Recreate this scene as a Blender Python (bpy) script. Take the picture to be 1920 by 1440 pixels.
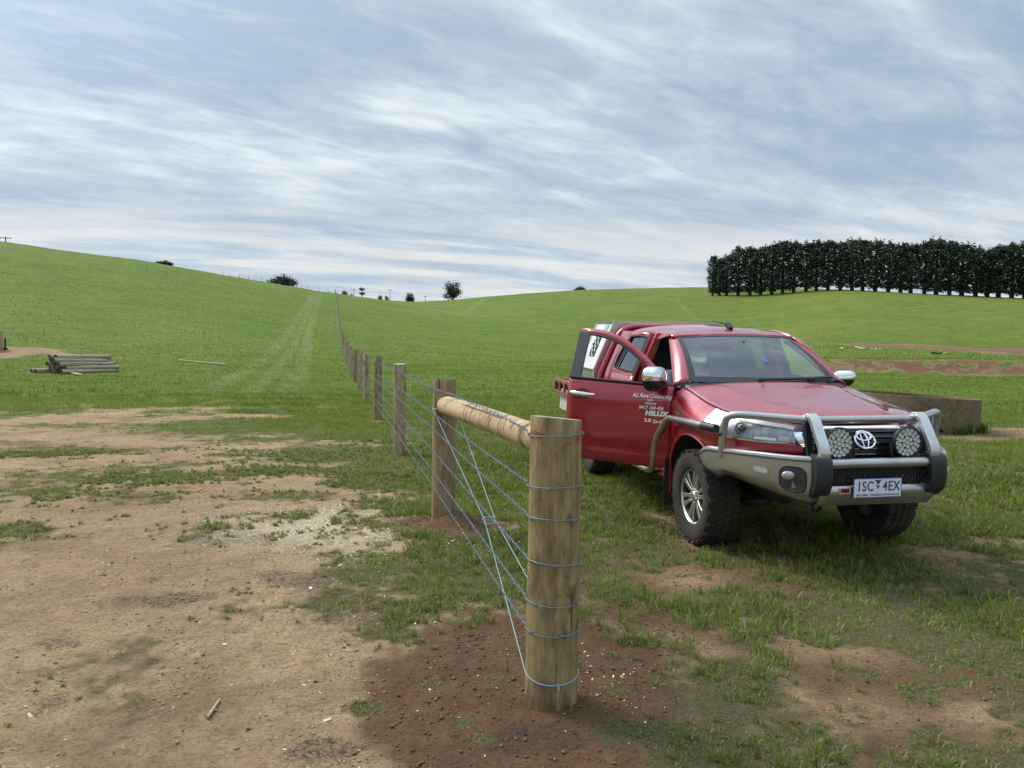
import bpy, bmesh, math, random
import numpy as np
from mathutils import Matrix, Vector
random.seed(7)
rng = np.random.default_rng(11)
for o in list(bpy.data.objects):
    bpy.data.objects.remove(o)
sc = bpy.context.scene
COL = sc.collection
R_ = math.radians

# ------------------------------------------------------------------ camera
F, PITCH, ROLL, H = 1430.0, 0.0475, 0.0143, 1.6
cam = bpy.data.cameras.new('camera')
cam.sensor_fit = 'HORIZONTAL'
cam.sensor_width = 36.0
cam.lens = F / 1920.0 * 36.0
cam.clip_start = 0.05
cam.clip_end = 3000
camo = bpy.data.objects.new('camera', cam)
COL.objects.link(camo)
camo.matrix_world = (Matrix.Translation((0, 0, H)) @ Matrix.Rotation(math.pi / 2 - PITCH, 4, 'X')
                     @ Matrix.Rotation(ROLL, 4, 'Z'))
sc.camera = camo

# ------------------------------------------------------------------ light
sc.view_settings.view_transform = 'Standard'
sc.view_settings.look = 'None'
sc.view_settings.exposure = 0.82
sc.view_settings.gamma = 1.0
sc.view_settings.use_curve_mapping = False
SUN_AZ, SUN_EL = R_(-52), R_(46)          # azimuth from the view direction (+Y), positive to the right
sdir = Vector((math.sin(SUN_AZ) * math.cos(SUN_EL), math.cos(SUN_AZ) * math.cos(SUN_EL), math.sin(SUN_EL)))
sun = bpy.data.lights.new('sun', 'SUN')
sun.energy = 2.1
sun.angle = R_(24)
sun.color = (1.0, 0.93, 0.80)
suno = bpy.data.objects.new('sun', sun)
COL.objects.link(suno)
suno.rotation_euler = (-sdir).to_track_quat('-Z', 'Y').to_euler()
suno.location = sdir * 60

world = bpy.data.worlds.new('World')
sc.world = world
world.use_nodes = True


class NT:
    """small helper to write node trees"""
    def __init__(s, tree):
        s.t = tree
        s.x = 0

    def n(s, kind, **kw):
        nd = s.t.nodes.new(kind)
        s.x += 40
        nd.location = (s.x, 0)
        for k, v in kw.items():
            setattr(nd, k, v)
        return nd

    def put(s, sock, v):
        if v is None:
            return
        if hasattr(v, 'is_output') or isinstance(v, bpy.types.NodeSocket):
            s.t.links.new(v, sock)
        elif isinstance(v, (tuple, list)) and len(v) == 3 and sock.type == 'RGBA':
            sock.default_value = (*v, 1)
        else:
            sock.default_value = v

    def m(s, op, a, b=None, c=None, clamp=False):
        nd = s.n('ShaderNodeMath', operation=op, use_clamp=clamp)
        for i, v in enumerate((a, b, c)):
            s.put(nd.inputs[i], v)
        return nd.outputs[0]

    def vm(s, op, a, b=None):
        nd = s.n('ShaderNodeVectorMath', operation=op)
        s.put(nd.inputs[0], a)
        s.put(nd.inputs[1], b)
        return nd.outputs['Value'] if op in ('DOT_PRODUCT', 'LENGTH') else nd.outputs[0]

    def mix(s, f, a, b, blend='MIX'):
        nd = s.n('ShaderNodeMix', data_type='RGBA', blend_type=blend)
        s.put(nd.inputs[0], f)
        s.put(nd.inputs[6], a)
        s.put(nd.inputs[7], b)
        return nd.outputs[2]

    def noise(s, vec, scale, detail=3, rough=.55, dist=0.0):
        nd = s.n('ShaderNodeTexNoise')
        s.put(nd.inputs['Vector'], vec)
        s.put(nd.inputs['Scale'], scale)
        nd.inputs['Detail'].default_value = detail
        nd.inputs['Roughness'].default_value = rough
        nd.inputs['Distortion'].default_value = dist
        return nd.outputs['Fac']

    def rng(s, v, a, b, c=0.0, d=1.0, smooth=False):
        nd = s.n('ShaderNodeMapRange', clamp=True)
        if smooth:
            nd.interpolation_type = 'SMOOTHSTEP'
        for i, q in enumerate((v, a, b, c, d)):
            s.put(nd.inputs[i], q)
        return nd.outputs[0]

    def mapping(s, vec, scale=(1, 1, 1), rot=(0, 0, 0), loc=(0, 0, 0)):
        nd = s.n('ShaderNodeMapping')
        s.put(nd.inputs['Vector'], vec)
        nd.inputs['Scale'].default_value = scale
        nd.inputs['Rotation'].default_value = rot
        nd.inputs['Location'].default_value = loc
        return nd.outputs[0]

    def sep(s, v):
        nd = s.n('ShaderNodeSeparateXYZ')
        s.put(nd.inputs[0], v)
        return nd.outputs

    def comb(s, x, y, z):
        nd = s.n('ShaderNodeCombineXYZ')
        for i, v in enumerate((x, y, z)):
            s.put(nd.inputs[i], v)
        return nd.outputs[0]


def build_world():
    t = NT(world.node_tree)
    world.node_tree.nodes.clear()
    out = t.n('ShaderNodeOutputWorld')
    bg = t.n('ShaderNodeBackground')
    bg.inputs['Strength'].default_value = 0.1
    sky = t.n('ShaderNodeTexSky', sky_type='NISHITA', sun_disc=False)
    sky.sun_elevation = SUN_EL
    sky.sun_rotation = SUN_AZ
    sky.air_density = 1.0
    sky.dust_density = 1.5
    tc = t.n('ShaderNodeTexCoord')
    d = tc.outputs['Generated']
    x, y, z = t.sep(d)
    zz = t.m('ADD', t.m('MAXIMUM', z, 0.0), 0.13)
    u = t.m('DIVIDE', x, zz)
    v = t.m('DIVIDE', y, zz)
    uv = t.comb(u, v, 0.0)
    # broad sheets, streaks running across, and fine broken flecks of cloud
    def turn(deg):
        return t.mapping(uv, rot=(0, 0, R_(deg)))

    big = t.noise(t.mapping(turn(-24), (0.50, 1.05, 1), loc=(3.1, 1.7, 0)), 1.0, 4, .5, .35)
    streak = t.noise(t.mapping(turn(-17), (0.95, 2.2, 1), loc=(0.4, 5.2, 0)), 1.15, 9, .60, .35)
    flake = t.noise(t.mapping(turn(-34), (2.0, 4.2, 1), loc=(7.7, 0.3, 0)), 1.5, 8, .62, .4)
    c = t.m('ADD', t.m('MULTIPLY', big, 0.42), t.m('ADD', t.m('MULTIPLY', streak, 0.28), t.m('MULTIPLY', flake, 0.32)))
    f = t.rng(c, 0.39, 0.61, smooth=True)
    hi = t.rng(c, 0.53, 0.68, smooth=True)
    # thin grey-blue veil to bright white cloud
    veil = t.mix(f, (1.95, 2.62, 3.42), (3.35, 3.95, 4.45))
    cl = t.mix(hi, veil, (4.75, 5.15, 5.40))
    cl = t.mix(t.rng(f, 0.0, 0.25, 0.18, 0.0), cl, sky.outputs[0])
    # bright bands low over the hills
    band = t.noise(t.mapping(turn(-16), (0.25, 1.1, 1), (0, 0, 0), (1.3, 0.45, 0)), 1.9, 6, .55, .4)
    low = t.rng(z, 0.05, 0.24, 1.0, 0.0, smooth=True)
    bandf = t.m('MULTIPLY', low, t.rng(band, 0.40, 0.58, 0.15, 0.95, smooth=True))
    cl = t.mix(bandf, cl, (4.85, 4.9, 4.8))
    # the cloud sheet glows where the veiled sun stands behind it
    dp = t.m('MAXIMUM', t.vm('DOT_PRODUCT', d, tuple(sdir)), 0.0)
    gl = t.m('MULTIPLY', t.m('POWER', dp, 14.0), 2.2)
    gl2 = t.m('MULTIPLY', t.rng(z, 0.42, 1.0), 1.3)
    amp = t.m('ADD', 1.0, t.m('ADD', gl, gl2))
    am = t.n('ShaderNodeVectorMath', operation='SCALE')
    t.put(am.inputs[0], cl)
    t.put(am.inputs['Scale'], amp)
    # below the horizon: dull green earth
    low2 = t.rng(z, -0.02, 0.0)
    fin = t.mix(low2, (0.7, 1.0, 0.4), am.outputs[0])
    t.put(bg.inputs['Color'], fin)
    t.t.links.new(bg.outputs[0], out.inputs[0])


build_world()


# ------------------------------------------------------------------ mesh helpers
def tag(o, label=None, cat=None, group=None, kind=None):
    if label:
        o['label'] = label
    if cat:
        o['category'] = cat
    if group:
        o['group'] = group
    if kind:
        o['kind'] = kind
    return o


def empty(name, loc=(0, 0, 0), rot=(0, 0, 0)):
    o = bpy.data.objects.new(name, None)
    o.empty_display_size = .2
    o.location = loc
    o.rotation_euler = rot
    COL.objects.link(o)
    return o


def frame_path(P):
    """parallel-transport frames along a polyline"""
    P = [Vector(p) for p in P]
    n = len(P)
    T = []
    for i in range(n):
        a = P[max(i - 1, 0)]
        b = P[min(i + 1, n - 1)]
        T.append((b - a).normalized())
    up = Vector((0, 0, 1)) if abs(T[0].z) < .9 else Vector((0, 1, 0))
    u = T[0].cross(up).normalized()
    fr = []
    for i in range(n):
        u = (u - T[i] * u.dot(T[i])).normalized()
        fr.append((P[i], T[i], u, T[i].cross(u)))
    return fr


def bend(P, r=.08, n=6):
    """round the corners of a polyline"""
    P = [Vector(p) for p in P]
    out = [P[0]]
    for i in range(1, len(P) - 1):
        a, b, c = P[i - 1], P[i], P[i + 1]
        ra = min(r, (a - b).length * .49)
        rc = min(r, (c - b).length * .49)
        p = b + (a - b).normalized() * ra
        q = b + (c - b).normalized() * rc
        for k in range(n + 1):
            s = k / n
            out.append(p * (1 - s) ** 2 + b * 2 * s * (1 - s) + q * s * s)
    out.append(P[-1])
    return out


class MB:
    def __init__(s):
        s.v = []
        s.f = []
        s.mi = []

    def add(s, V, Fc, mi=0):
        o = len(s.v)
        s.v += [tuple(p) for p in V]
        for f in Fc:
            s.f.append(tuple(i + o for i in f))
            s.mi.append(mi)
        return s

    def box(s, c, d, rot=None, mi=0, taper=1.0):
        hx, hy, hz = d[0] / 2, d[1] / 2, d[2] / 2
        V = []
        for z in (-1, 1):
            k = taper if z > 0 else 1
            for x, y in ((-1, -1), (1, -1), (1, 1), (-1, 1)):
                V.append(Vector((x * hx * k, y * hy * k, z * hz)))
        if rot is not None:
            V = [rot @ p for p in V]
        V = [p + Vector(c) for p in V]
        return s.add(V, [(3, 2, 1, 0), (4, 5, 6, 7), (0, 1, 5, 4), (1, 2, 6, 5), (2, 3, 7, 6), (3, 0, 4, 7)], mi)

    def tube(s, P, r, n=10, cap=True, mi=0, sq=(1, 1)):
        fr = frame_path(P)
        V, Fc = [], []
        for i, (p, t, u, w) in enumerate(fr):
            ri = r[i] if hasattr(r, '__len__') else r
            for k in range(n):
                a = 2 * math.pi * k / n
                V.append(p + u * (ri * sq[0] * math.cos(a)) + w * (ri * sq[1] * math.sin(a)))
        for i in range(len(fr) - 1):
            for k in range(n):
                a, b = i * n + k, i * n + (k + 1) % n
                Fc.append((a, b, b + n, a + n))
        if cap:
            Fc.append(tuple(range(n - 1, -1, -1)))
            Fc.append(tuple(range((len(fr) - 1) * n, len(fr) * n)))
        return s.add(V, Fc, mi)

    def rect(s, P, w, h, side=None, mi=0):
        """sweep a w x h rectangle; side = the direction of the width"""
        fr = frame_path(P)
        V, Fc = [], []
        for p, t, u, q in fr:
            if side is not None:
                u = Vector(side)
                u = (u - t * u.dot(t)).normalized()
                q = t.cross(u)
            for a, b in ((-1, -1), (1, -1), (1, 1), (-1, 1)):
                V.append(p + u * (a * w / 2) + q * (b * h / 2))
        for i in range(len(fr) - 1):
            for k in range(4):
                a, b = i * 4 + k, i * 4 + (k + 1) % 4
                Fc.append((a, b, b + 4, a + 4))
        Fc += [(3, 2, 1, 0), tuple(range(len(V) - 4, len(V)))]
        return s.add(V, Fc, mi)

    def grid(s, G, mi=0, flip=False, wrap=False):
        nu, nv = len(G), len(G[0])
        V = [p for row in G for p in row]
        Fc = []
        for i in range(nu - 1):
            for j in range(nv if wrap else nv - 1):
                j2 = (j + 1) % nv
                q = (i * nv + j, i * nv + j2, (i + 1) * nv + j2, (i + 1) * nv + j)
                Fc.append(q[::-1] if flip else q)
        return s.add(V, Fc, mi)

    def lathe(s, prof, n=32, M=None, mi=0, mis=None):
        """profile of (radius, height) turned about Z; M places it"""
        V, Fc = [], []
        for r, z in prof:
            for k in range(n):
                a = 2 * math.pi * k / n
                V.append(Vector((r * math.cos(a), r * math.sin(a), z)))
        if M is not None:
            V = [M @ p for p in V]
        for i in range(len(prof) - 1):
            for k in range(n):
                a, b = i * n + k, i * n + (k + 1) % n
                Fc.append((a, b, b + n, a + n))
        return s.add(V, Fc, mi)

    def ball(s, c, r, n=14, M=None, mi=0):
        rx, ry, rz = r if hasattr(r, '__len__') else (r, r, r)
        V, Fc = [], []
        m = max(6, n // 2)
        for i in range(m + 1):
            th = math.pi * i / m
            for k in range(n):
                a = 2 * math.pi * k / n
                p = Vector((rx * math.sin(th) * math.cos(a), ry * math.sin(th) * math.sin(a), rz * math.cos(th)))
                if M is not None:
                    p = M @ p
                V.append(p + Vector(c))
        for i in range(m):
            for k in range(n):
                a, b = i * n + k, i * n + (k + 1) % n
                Fc.append((a, a + n, b + n, b))
        return s.add(V, Fc, mi)

    def prism(s, poly, d, mi=0):
        """3-D polygon pushed along vector d"""
        n = len(poly)
        d = Vector(d)
        V = [Vector(p) for p in poly] + [Vector(p) + d for p in poly]
        Fc = [tuple(range(n - 1, -1, -1)), tuple(range(n, 2 * n))]
        Fc += [(i, (i + 1) % n, (i + 1) % n + n, i + n) for i in range(n)]
        return s.add(V, Fc, mi)

    def mesh(s, name, mats, smooth=True, ang=35):
        me = bpy.data.meshes.new(name)
        me.from_pydata(s.v, [], s.f)
        for m in (mats if isinstance(mats, (list, tuple)) else [mats]):
            me.materials.append(m)
        if any(s.mi):
            me.polygons.foreach_set('material_index', s.mi)
        bm = bmesh.new()
        bm.from_mesh(me)
        bmesh.ops.remove_doubles(bm, verts=bm.verts, dist=1e-5)
        bmesh.ops.recalc_face_normals(bm, faces=bm.faces)
        bm.to_mesh(me)
        bm.free()
        if smooth:
            me.polygons.foreach_set('use_smooth', [True] * len(me.polygons))
            try:
                me.set_sharp_from_angle(angle=R_(ang))
            except Exception:
                pass
        me.update()
        return me

    def build(s, name, mats, parent=None, smooth=True, ang=35, bevel=0, solid=0, sub=0, off=-1, bseg=2):
        o = bpy.data.objects.new(name, s.mesh(name, mats, smooth, ang))
        COL.objects.link(o)
        if parent is not None:
            o.parent = parent
        if solid:
            m = o.modifiers.new('solid', 'SOLIDIFY')
            m.thickness = solid
            m.offset = off
        if bevel:
            m = o.modifiers.new('bevel', 'BEVEL')
            m.width = bevel
            m.segments = bseg
            m.limit_method = 'ANGLE'
            m.angle_limit = R_(40)
        if sub:
            m = o.modifiers.new('sub', 'SUBSURF')
            m.levels = sub
            m.render_levels = sub
        return o


def text_obj(body, size, M, mat, parent, name='lettering', shear=0.0, bold=0.0, depth=.0008, wide=1.0, space=1.0):
    cu = bpy.data.curves.new('txt', 'FONT')
    cu.body = body
    cu.size = size
    cu.shear = shear
    cu.offset = bold
    cu.extrude = depth
    cu.space_character = space
    cu.align_x = 'CENTER'
    cu.align_y = 'CENTER'
    cu.resolution_u = 3
    ob = bpy.data.objects.new('txt', cu)
    COL.objects.link(ob)
    dg = bpy.context.evaluated_depsgraph_get()
    me = bpy.data.meshes.new_from_object(ob.evaluated_get(dg))
    bpy.data.objects.remove(ob)
    bpy.data.curves.remove(cu)
    me.transform(M @ Matrix.Diagonal((wide, 1, 1, 1)))
    me.materials.clear()
    me.materials.append(mat)
    o = bpy.data.objects.new(name, me)
    COL.objects.link(o)
    o.parent = parent
    return o


# ------------------------------------------------------------------ materials
def mat(name, col, rough=.5, metal=0.0, coat=0.0, var=0.0, vscale=6.0, bump=0.0, bscale=60.0, spec=.5,
        dirt=None, dirtf=0.0, dscale=9.0, stretch=(1, 1, 1), trans=0.0):
    m = bpy.data.materials.new(name)
    m.use_nodes = True
    t = NT(m.node_tree)
    b = m.node_tree.nodes['Principled BSDF']
    tc = t.n('ShaderNodeTexCoord')
    P = t.mapping(tc.outputs['Object'], stretch)
    c = (*col, 1)
    if var:
        nz = t.noise(P, vscale, 5, .6)
        f = t.rng(nz, .3, .7)
        c = t.mix(f, tuple(max(0, q * (1 - var)) for q in col), tuple(min(1, q * (1 + var)) for q in col))
    rsock = rough
    if dirt:
        df = t.m('MULTIPLY', t.rng(t.noise(P, dscale, 6, .65), .45, .68), dirtf)
        c = t.mix(df, c if not isinstance(c, tuple) else col, dirt)
        rsock = t.m('ADD', rough, t.m('MULTIPLY', df, .5), clamp=True)
    t.put(b.inputs['Base Color'], c)
    t.put(b.inputs['Roughness'], rsock)
    b.inputs['Metallic'].default_value = metal
    b.inputs['Specular IOR Level'].default_value = spec
    b.inputs['Coat Weight'].default_value = coat
    b.inputs['Coat Roughness'].default_value = .06
    if trans:
        b.inputs['Transmission Weight'].default_value = trans
    if bump:
        bp = t.n('ShaderNodeBump')
        bp.inputs['Strength'].default_value = bump
        bp.inputs['Distance'].default_value = .01
        t.put(bp.inputs['Height'], t.noise(P, bscale, 4, .6))
        t.t.links.new(bp.outputs[0], b.inputs['Normal'])
    return m


def glass_mat(name, tint, refl, rough=.02):
    """thin pane: part clear, part mirror, more mirror at grazing angles"""
    m = bpy.data.materials.new(name)
    m.use_nodes = True
    t = NT(m.node_tree)
    m.node_tree.nodes.clear()
    out = t.n('ShaderNodeOutputMaterial')
    tr = t.n('ShaderNodeBsdfTransparent')
    tr.inputs[0].default_value = (*tint, 1)
    gl = t.n('ShaderNodeBsdfGlossy')
    gl.inputs['Color'].default_value = (.92, .96, 1, 1)
    gl.inputs['Roughness'].default_value = rough
    # Schlick's curve, the same from either side of the pane
    ge = t.n('ShaderNodeNewGeometry')
    cs = t.m('ABSOLUTE', t.vm('DOT_PRODUCT', ge.outputs['Incoming'], ge.outputs['Normal']))
    fr = t.m('ADD', .045, t.m('MULTIPLY', .95, t.m('POWER', t.m('SUBTRACT', 1.0, cs, clamp=True), 5.0)))
    f = t.m('ADD', fr, refl, clamp=True)
    ms = t.n('ShaderNodeMixShader')
    t.put(ms.inputs[0], f)
    t.t.links.new(tr.outputs[0], ms.inputs[1])
    t.t.links.new(gl.outputs[0], ms.inputs[2])
    t.t.links.new(ms.outputs[0], out.inputs[0])
    return m


# ------------------------------------------------------------------ noise for the terrain
def _hash(ix, iy, seed):
    h = (ix.astype(np.int64) * 374761393 + iy.astype(np.int64) * 668265263 + seed * 1442695041) & 0xffffffff
    h = ((h ^ (h >> 13)) * 1274126177) & 0xffffffff
    h = (h ^ (h >> 16)) & 0xffffffff
    return h / 4294967295.0


def vnoise(x, y, seed=0):
    ix, iy = np.floor(x), np.floor(y)
    fx, fy = x - ix, y - iy
    fx = fx * fx * fx * (fx * (fx * 6 - 15) + 10)
    fy = fy * fy * fy * (fy * (fy * 6 - 15) + 10)
    a = _hash(ix, iy, seed)
    b = _hash(ix + 1, iy, seed)
    c = _hash(ix, iy + 1, seed)
    d = _hash(ix + 1, iy + 1, seed)
    return (a * (1 - fx) + b * fx) * (1 - fy) + (c * (1 - fx) + d * fx) * fy


def fbm(x, y, seed=0, oct=4, gain=.5):
    s, a, tot = 0.0, 1.0, 0.0
    for i in range(oct):
        s = s + a * vnoise(x * 2 ** i + 17.3 * i, y * 2 ** i - 9.1 * i, seed + i)
        tot += a
        a *= gain
    return s / tot - .5          # about -.5 .. .5


def ss(a, b, x):
    t = np.clip((x - a) / (b - a), 0, 1)
    return t * t * (3 - 2 * t)
# ------------------------------------------------------------------ terrain
UT = np.array([-900, -500, 0, 150, 300, 400, 500, 600, 700, 770, 840, 902, 960, 1080, 1200, 1320, 1450, 1590, 1750, 1920, 2300, 2900.])
ET = np.array([.155, .147, .1290, .1160, .1035, .0915, .0805, .0695, .0605, .0575, .0600, .0655, .0700, .0765, .0800, .0830, .0835, .0815, .0775, .0735, .066, .06])
YT = np.array([150, 155, 170, 180, 190, 205, 220, 245, 270, 300, 320, 320, 325, 330, 330, 330, 300, 240, 225, 212, 200, 190.])
Y1T = np.array([32, 32, 33, 33, 33, 33, 33, 34, 38, 44, 52, 58, 64, 76, 84, 90, 92, 92, 92, 92, 90, 90.])
_u = np.arange(-1200, 3200, 5.0)
_k = np.exp(-.5 * (np.arange(-24, 25) * 5 / 38.0) ** 2)
_k /= _k.sum()


def _sm(T):
    y = np.interp(_u, UT, T)
    return np.convolve(np.pad(y, 24, mode='edge'), _k, mode='valid')


_E, _Y, _Y1 = _sm(ET), _sm(YT), _sm(Y1T)
MOUNDS = []       # x, y, height, radius


def height(X, Y):
    X = np.asarray(X, float)
    Y = np.asarray(Y, float)
    r = np.hypot(X, Y)
    a = np.arctan2(X, Y)
    ac = np.clip(a, -.92, .92)
    u = 960 + 1430 * np.tan(ac)
    D = r * np.cos(ac)
    E, YC, Y1 = np.interp(u, _u, _E), np.interp(u, _u, _Y), np.interp(u, _u, _Y1)
    w = ss(1380, 1560, u)
    zc = 1.6 + E * YC
    t = np.clip((D - Y1) / (YC - Y1), 0, 11 / 9)
    S = 2.2 * t * t - 1.2 * t ** 3
    wob = fbm(X / 9, Y / 9, 5, 2) * 3.0
    P = w * (.25 * ss(15, 45, D) + .85 * ss(49.3, 51.3, D + wob * .5) + 1.2 * ss(53, 92, D)) + (1 - w) * .25 * ss(15, 60, D)
    Pe = w * 2.3 + (1 - w) * .25
    z = P + (zc - Pe) * S
    z = z * ss(2.4, 1.3, np.abs(a))
    z = z + .115 * ss(6.3, 9.7, Y) * ss(.2, 1.7, X) * ss(60, 25, D)
    z = z + fbm(X / 14, Y / 14, 3, 3) * .5 * ss(16, 60, D)
    z = z + fbm(X / 2.2, Y / 2.2, 41, 3) * .07 * ss(2.5, 14, D) * (1 - ss(.2, 1.7, X) * ss(14, 9, D))
    for mx, my, mh, mr in MOUNDS:
        z = z + mh * np.exp(-((X - mx) ** 2 + (Y - my) ** 2) / (mr * mr))
    return z


def ray(px, py):
    X, Y = px - 960.0, py - 720.0
    cr, sr = math.cos(ROLL), math.sin(ROLL)
    a, b = X * cr + Y * sr, -X * sr + Y * cr
    c, s = math.cos(PITCH), math.sin(PITCH)
    d = np.array([a / F, 1.0, -b / F])
    return np.array([d[0], d[1] * c + d[2] * s, d[2] * c - d[1] * s])


def G(px, py, z=0.0):
    """where the line of sight through a photo pixel meets level ground"""
    d = ray(px, py)
    t = (z - H) / d[2]
    return d[0] * t, d[1] * t


_tt = np.geomspace(1.5, 600, 6000)


def RM(px, py):
    """where it meets the terrain"""
    d = ray(px, py)
    P = d[None, :] * _tt[:, None] + np.array([0, 0, H])
    h = height(P[:, 0], P[:, 1])
    i = np.argmax(P[:, 2] < h)
    if i == 0:
        i = int(np.argmin(np.where(_tt > 60, P[:, 2] - h, 1e9)))
    return float(P[i, 0]), float(P[i, 1]), float(h[i])


def sdpoly(X, Y, poly):
    """signed distance to a polygon, positive inside"""
    P = np.array(poly, float)
    Q = np.roll(P, -1, axis=0)
    d2 = np.full(X.shape, 1e18)
    ins = np.zeros(X.shape, bool)
    for (ax, ay), (bx, by) in zip(P, Q):
        ex, ey = bx - ax, by - ay
        t = np.clip(((X - ax) * ex + (Y - ay) * ey) / (ex * ex + ey * ey + 1e-12), 0, 1)
        d2 = np.minimum(d2, (X - ax - t * ex) ** 2 + (Y - ay - t * ey) ** 2)
        c = (ay > Y) != (by > Y)
        with np.errstate(divide='ignore', invalid='ignore'):
            xi = ex * (Y - ay) / (ey if ey != 0 else 1e-12) + ax
        ins ^= c & (X < xi)
    return np.where(ins, 1, -1) * np.sqrt(d2)


def sdline(X, Y, pts):
    d2 = np.full(X.shape, 1e18)
    for (ax, ay), (bx, by) in zip(pts[:-1], pts[1:]):
        ex, ey = bx - ax, by - ay
        t = np.clip(((X - ax) * ex + (Y - ay) * ey) / (ex * ex + ey * ey + 1e-12), 0, 1)
        d2 = np.minimum(d2, (X - ax - t * ex) ** 2 + (Y - ay - t * ey) ** 2)
    return np.sqrt(d2)


POST1 = G(1033, 1316)
POST2 = G(831, 984)
MOUNDS.append((POST2[0] + .16, POST2[1] - .10, .13, .22))
MOUNDS.append((POST2[0] - .25, POST2[1] - .22, .04, .35))
MOUNDS.append((POST1[0] + .05, POST1[1] + .05, .02, .55))

DIRT = [G(*p) for p in ((-900, 775), (-300, 770), (0, 778), (140, 772), (300, 768), (440, 778), (470, 800), (560, 822), (690, 838),
                        (735, 875), (730, 930), (705, 975), (745, 1005), (690, 1060), (715, 1115), (790, 1175), (905, 1180),
                        (985, 1190), (1100, 1205), (1250, 1228), (1370, 1285), (1440, 1350), (1450, 1420), (1440, 1500))] + \
       [(1.0, 2.0), (.9, -2), (-8, -4), (-16, 2)]
RED = [G(*p) for p in ((760, 1190), (905, 1172), (985, 1180), (1100, 1190), (1250, 1220), (1380, 1280), (1450, 1350), (1440, 1500), (900, 1500),
                       (700, 1440), (690, 1360), (730, 1270))]
RED2 = [G(*p) for p in ((690, 985), (800, 955), (900, 950), (935, 985), (915, 1015), (830, 1022), (740, 1018))]
CHIP = (G(640, 990), G(740, 960))
ISLES = [(G(225, 893), 1.9, .55), (G(60, 925), 1.0, .4), (G(500, 930), .75, .3), (G(560, 885), 1.1, .35), (G(600, 855), 1.6, .5), (G(40, 1000), .5, .25),
         (G(330, 800), 2.6, 1.0), (G(250, 930), .9, .25), (G(130, 845), 1.5, .6), (G(680, 905), .5, .3), (G(500, 965), .45, .16),
         (G(620, 1145), .12, .1), (G(800, 1283), .13, .05), (G(690, 1330), .10, .06), (G(865, 1355), .10, .07), (G(930, 1275), .09, .07),
         (G(1160, 1378), .15, .07), (G(1150, 1298), .09, .05), (G(1000, 1365), .06, .05), (G(1265, 1420), .16, .12), (G(905, 1385), .12, .06)]
BARE = [(G(1850, 1030), .95, .5), (G(1900, 1075), .6, .35), (G(1290, 1090), .30, .17), (G(1245, 985), .32, .22), (G(1400, 1175), .25, .13), (G(1720, 1100), .35, .12), (G(1560, 1215), .40, .15),
        (G(1700, 1190), .30, .12), (G(1620, 1330), .25, .12), (G(1850, 1350), .25, .12), (G(1470, 1310), .22, .14), (G(1120, 960), .22, .12),
        (G(150, 790), 2.2, .35), (G(330, 765), .9, .25), (G(60, 800), 2.0, .5), (G(420, 778), 1.3, .35)]
EARTH_L = [RM(*p)[:2] for p in ((-60, 650), (60, 652), (118, 657), (112, 666), (70, 664), (20, 671), (-60, 672))]
STRIP_R = [RM(*p)[:2] for p in ((1560, 644), (1700, 646), (1800, 651), (1990, 658), (1990, 670), (1800, 660), (1700, 652))]
DAMP = [(G(560, 1085), .34, .20), (G(640, 1062), .16, .08), (G(625, 1112), .16, .08), (G(690, 1165), .22, .12), (G(120, 1208), .09, .05), (G(420, 1010), .5, .25), (G(330, 1120), .28, .14),
        (G(600, 1400), .16, .08), (G(20, 830), .7, .3), (G(60, 800), .5, .2), (G(1000, 1395), .25, .12), (G(1330, 1330), .2, .12)]
BANK_DIRT = (G(1700, 691, .3), G(2100, 700, .3))
TANK = (7.94, 15.2)
TRACKS = [([RM(*p)[:2] for p in ((390, 735), (440, 705), (487, 680), (522, 645), (548, 610), (568, 580), (586, 553))], .42),
          ([RM(*p)[:2] for p in ((540, 735), (560, 700), (572, 660), (580, 620), (590, 585), (601, 552))], .42),
          ([RM(*p)[:2] for p in ((470, 735), (520, 690), (549, 650), (566, 610), (581, 575), (594, 552))], .34),
          ([RM(*p)[:2] for p in ((872, 588), (888, 575), (905, 563), (930, 556), (958, 552))], .8),
          ([RM(*p)[:2] for p in ((740, 567), (800, 577), (860, 590), (940, 598), (1010, 602))], .9),
          ([RM(*p)[:2] for p in ((1530, 643), (1600, 648), (1700, 652), (1800, 656), (1990, 668))], .35),
          ([RM(*p)[:2] for p in ((1268, 560), (1285, 580), (1310, 600))], .35)]


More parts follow.
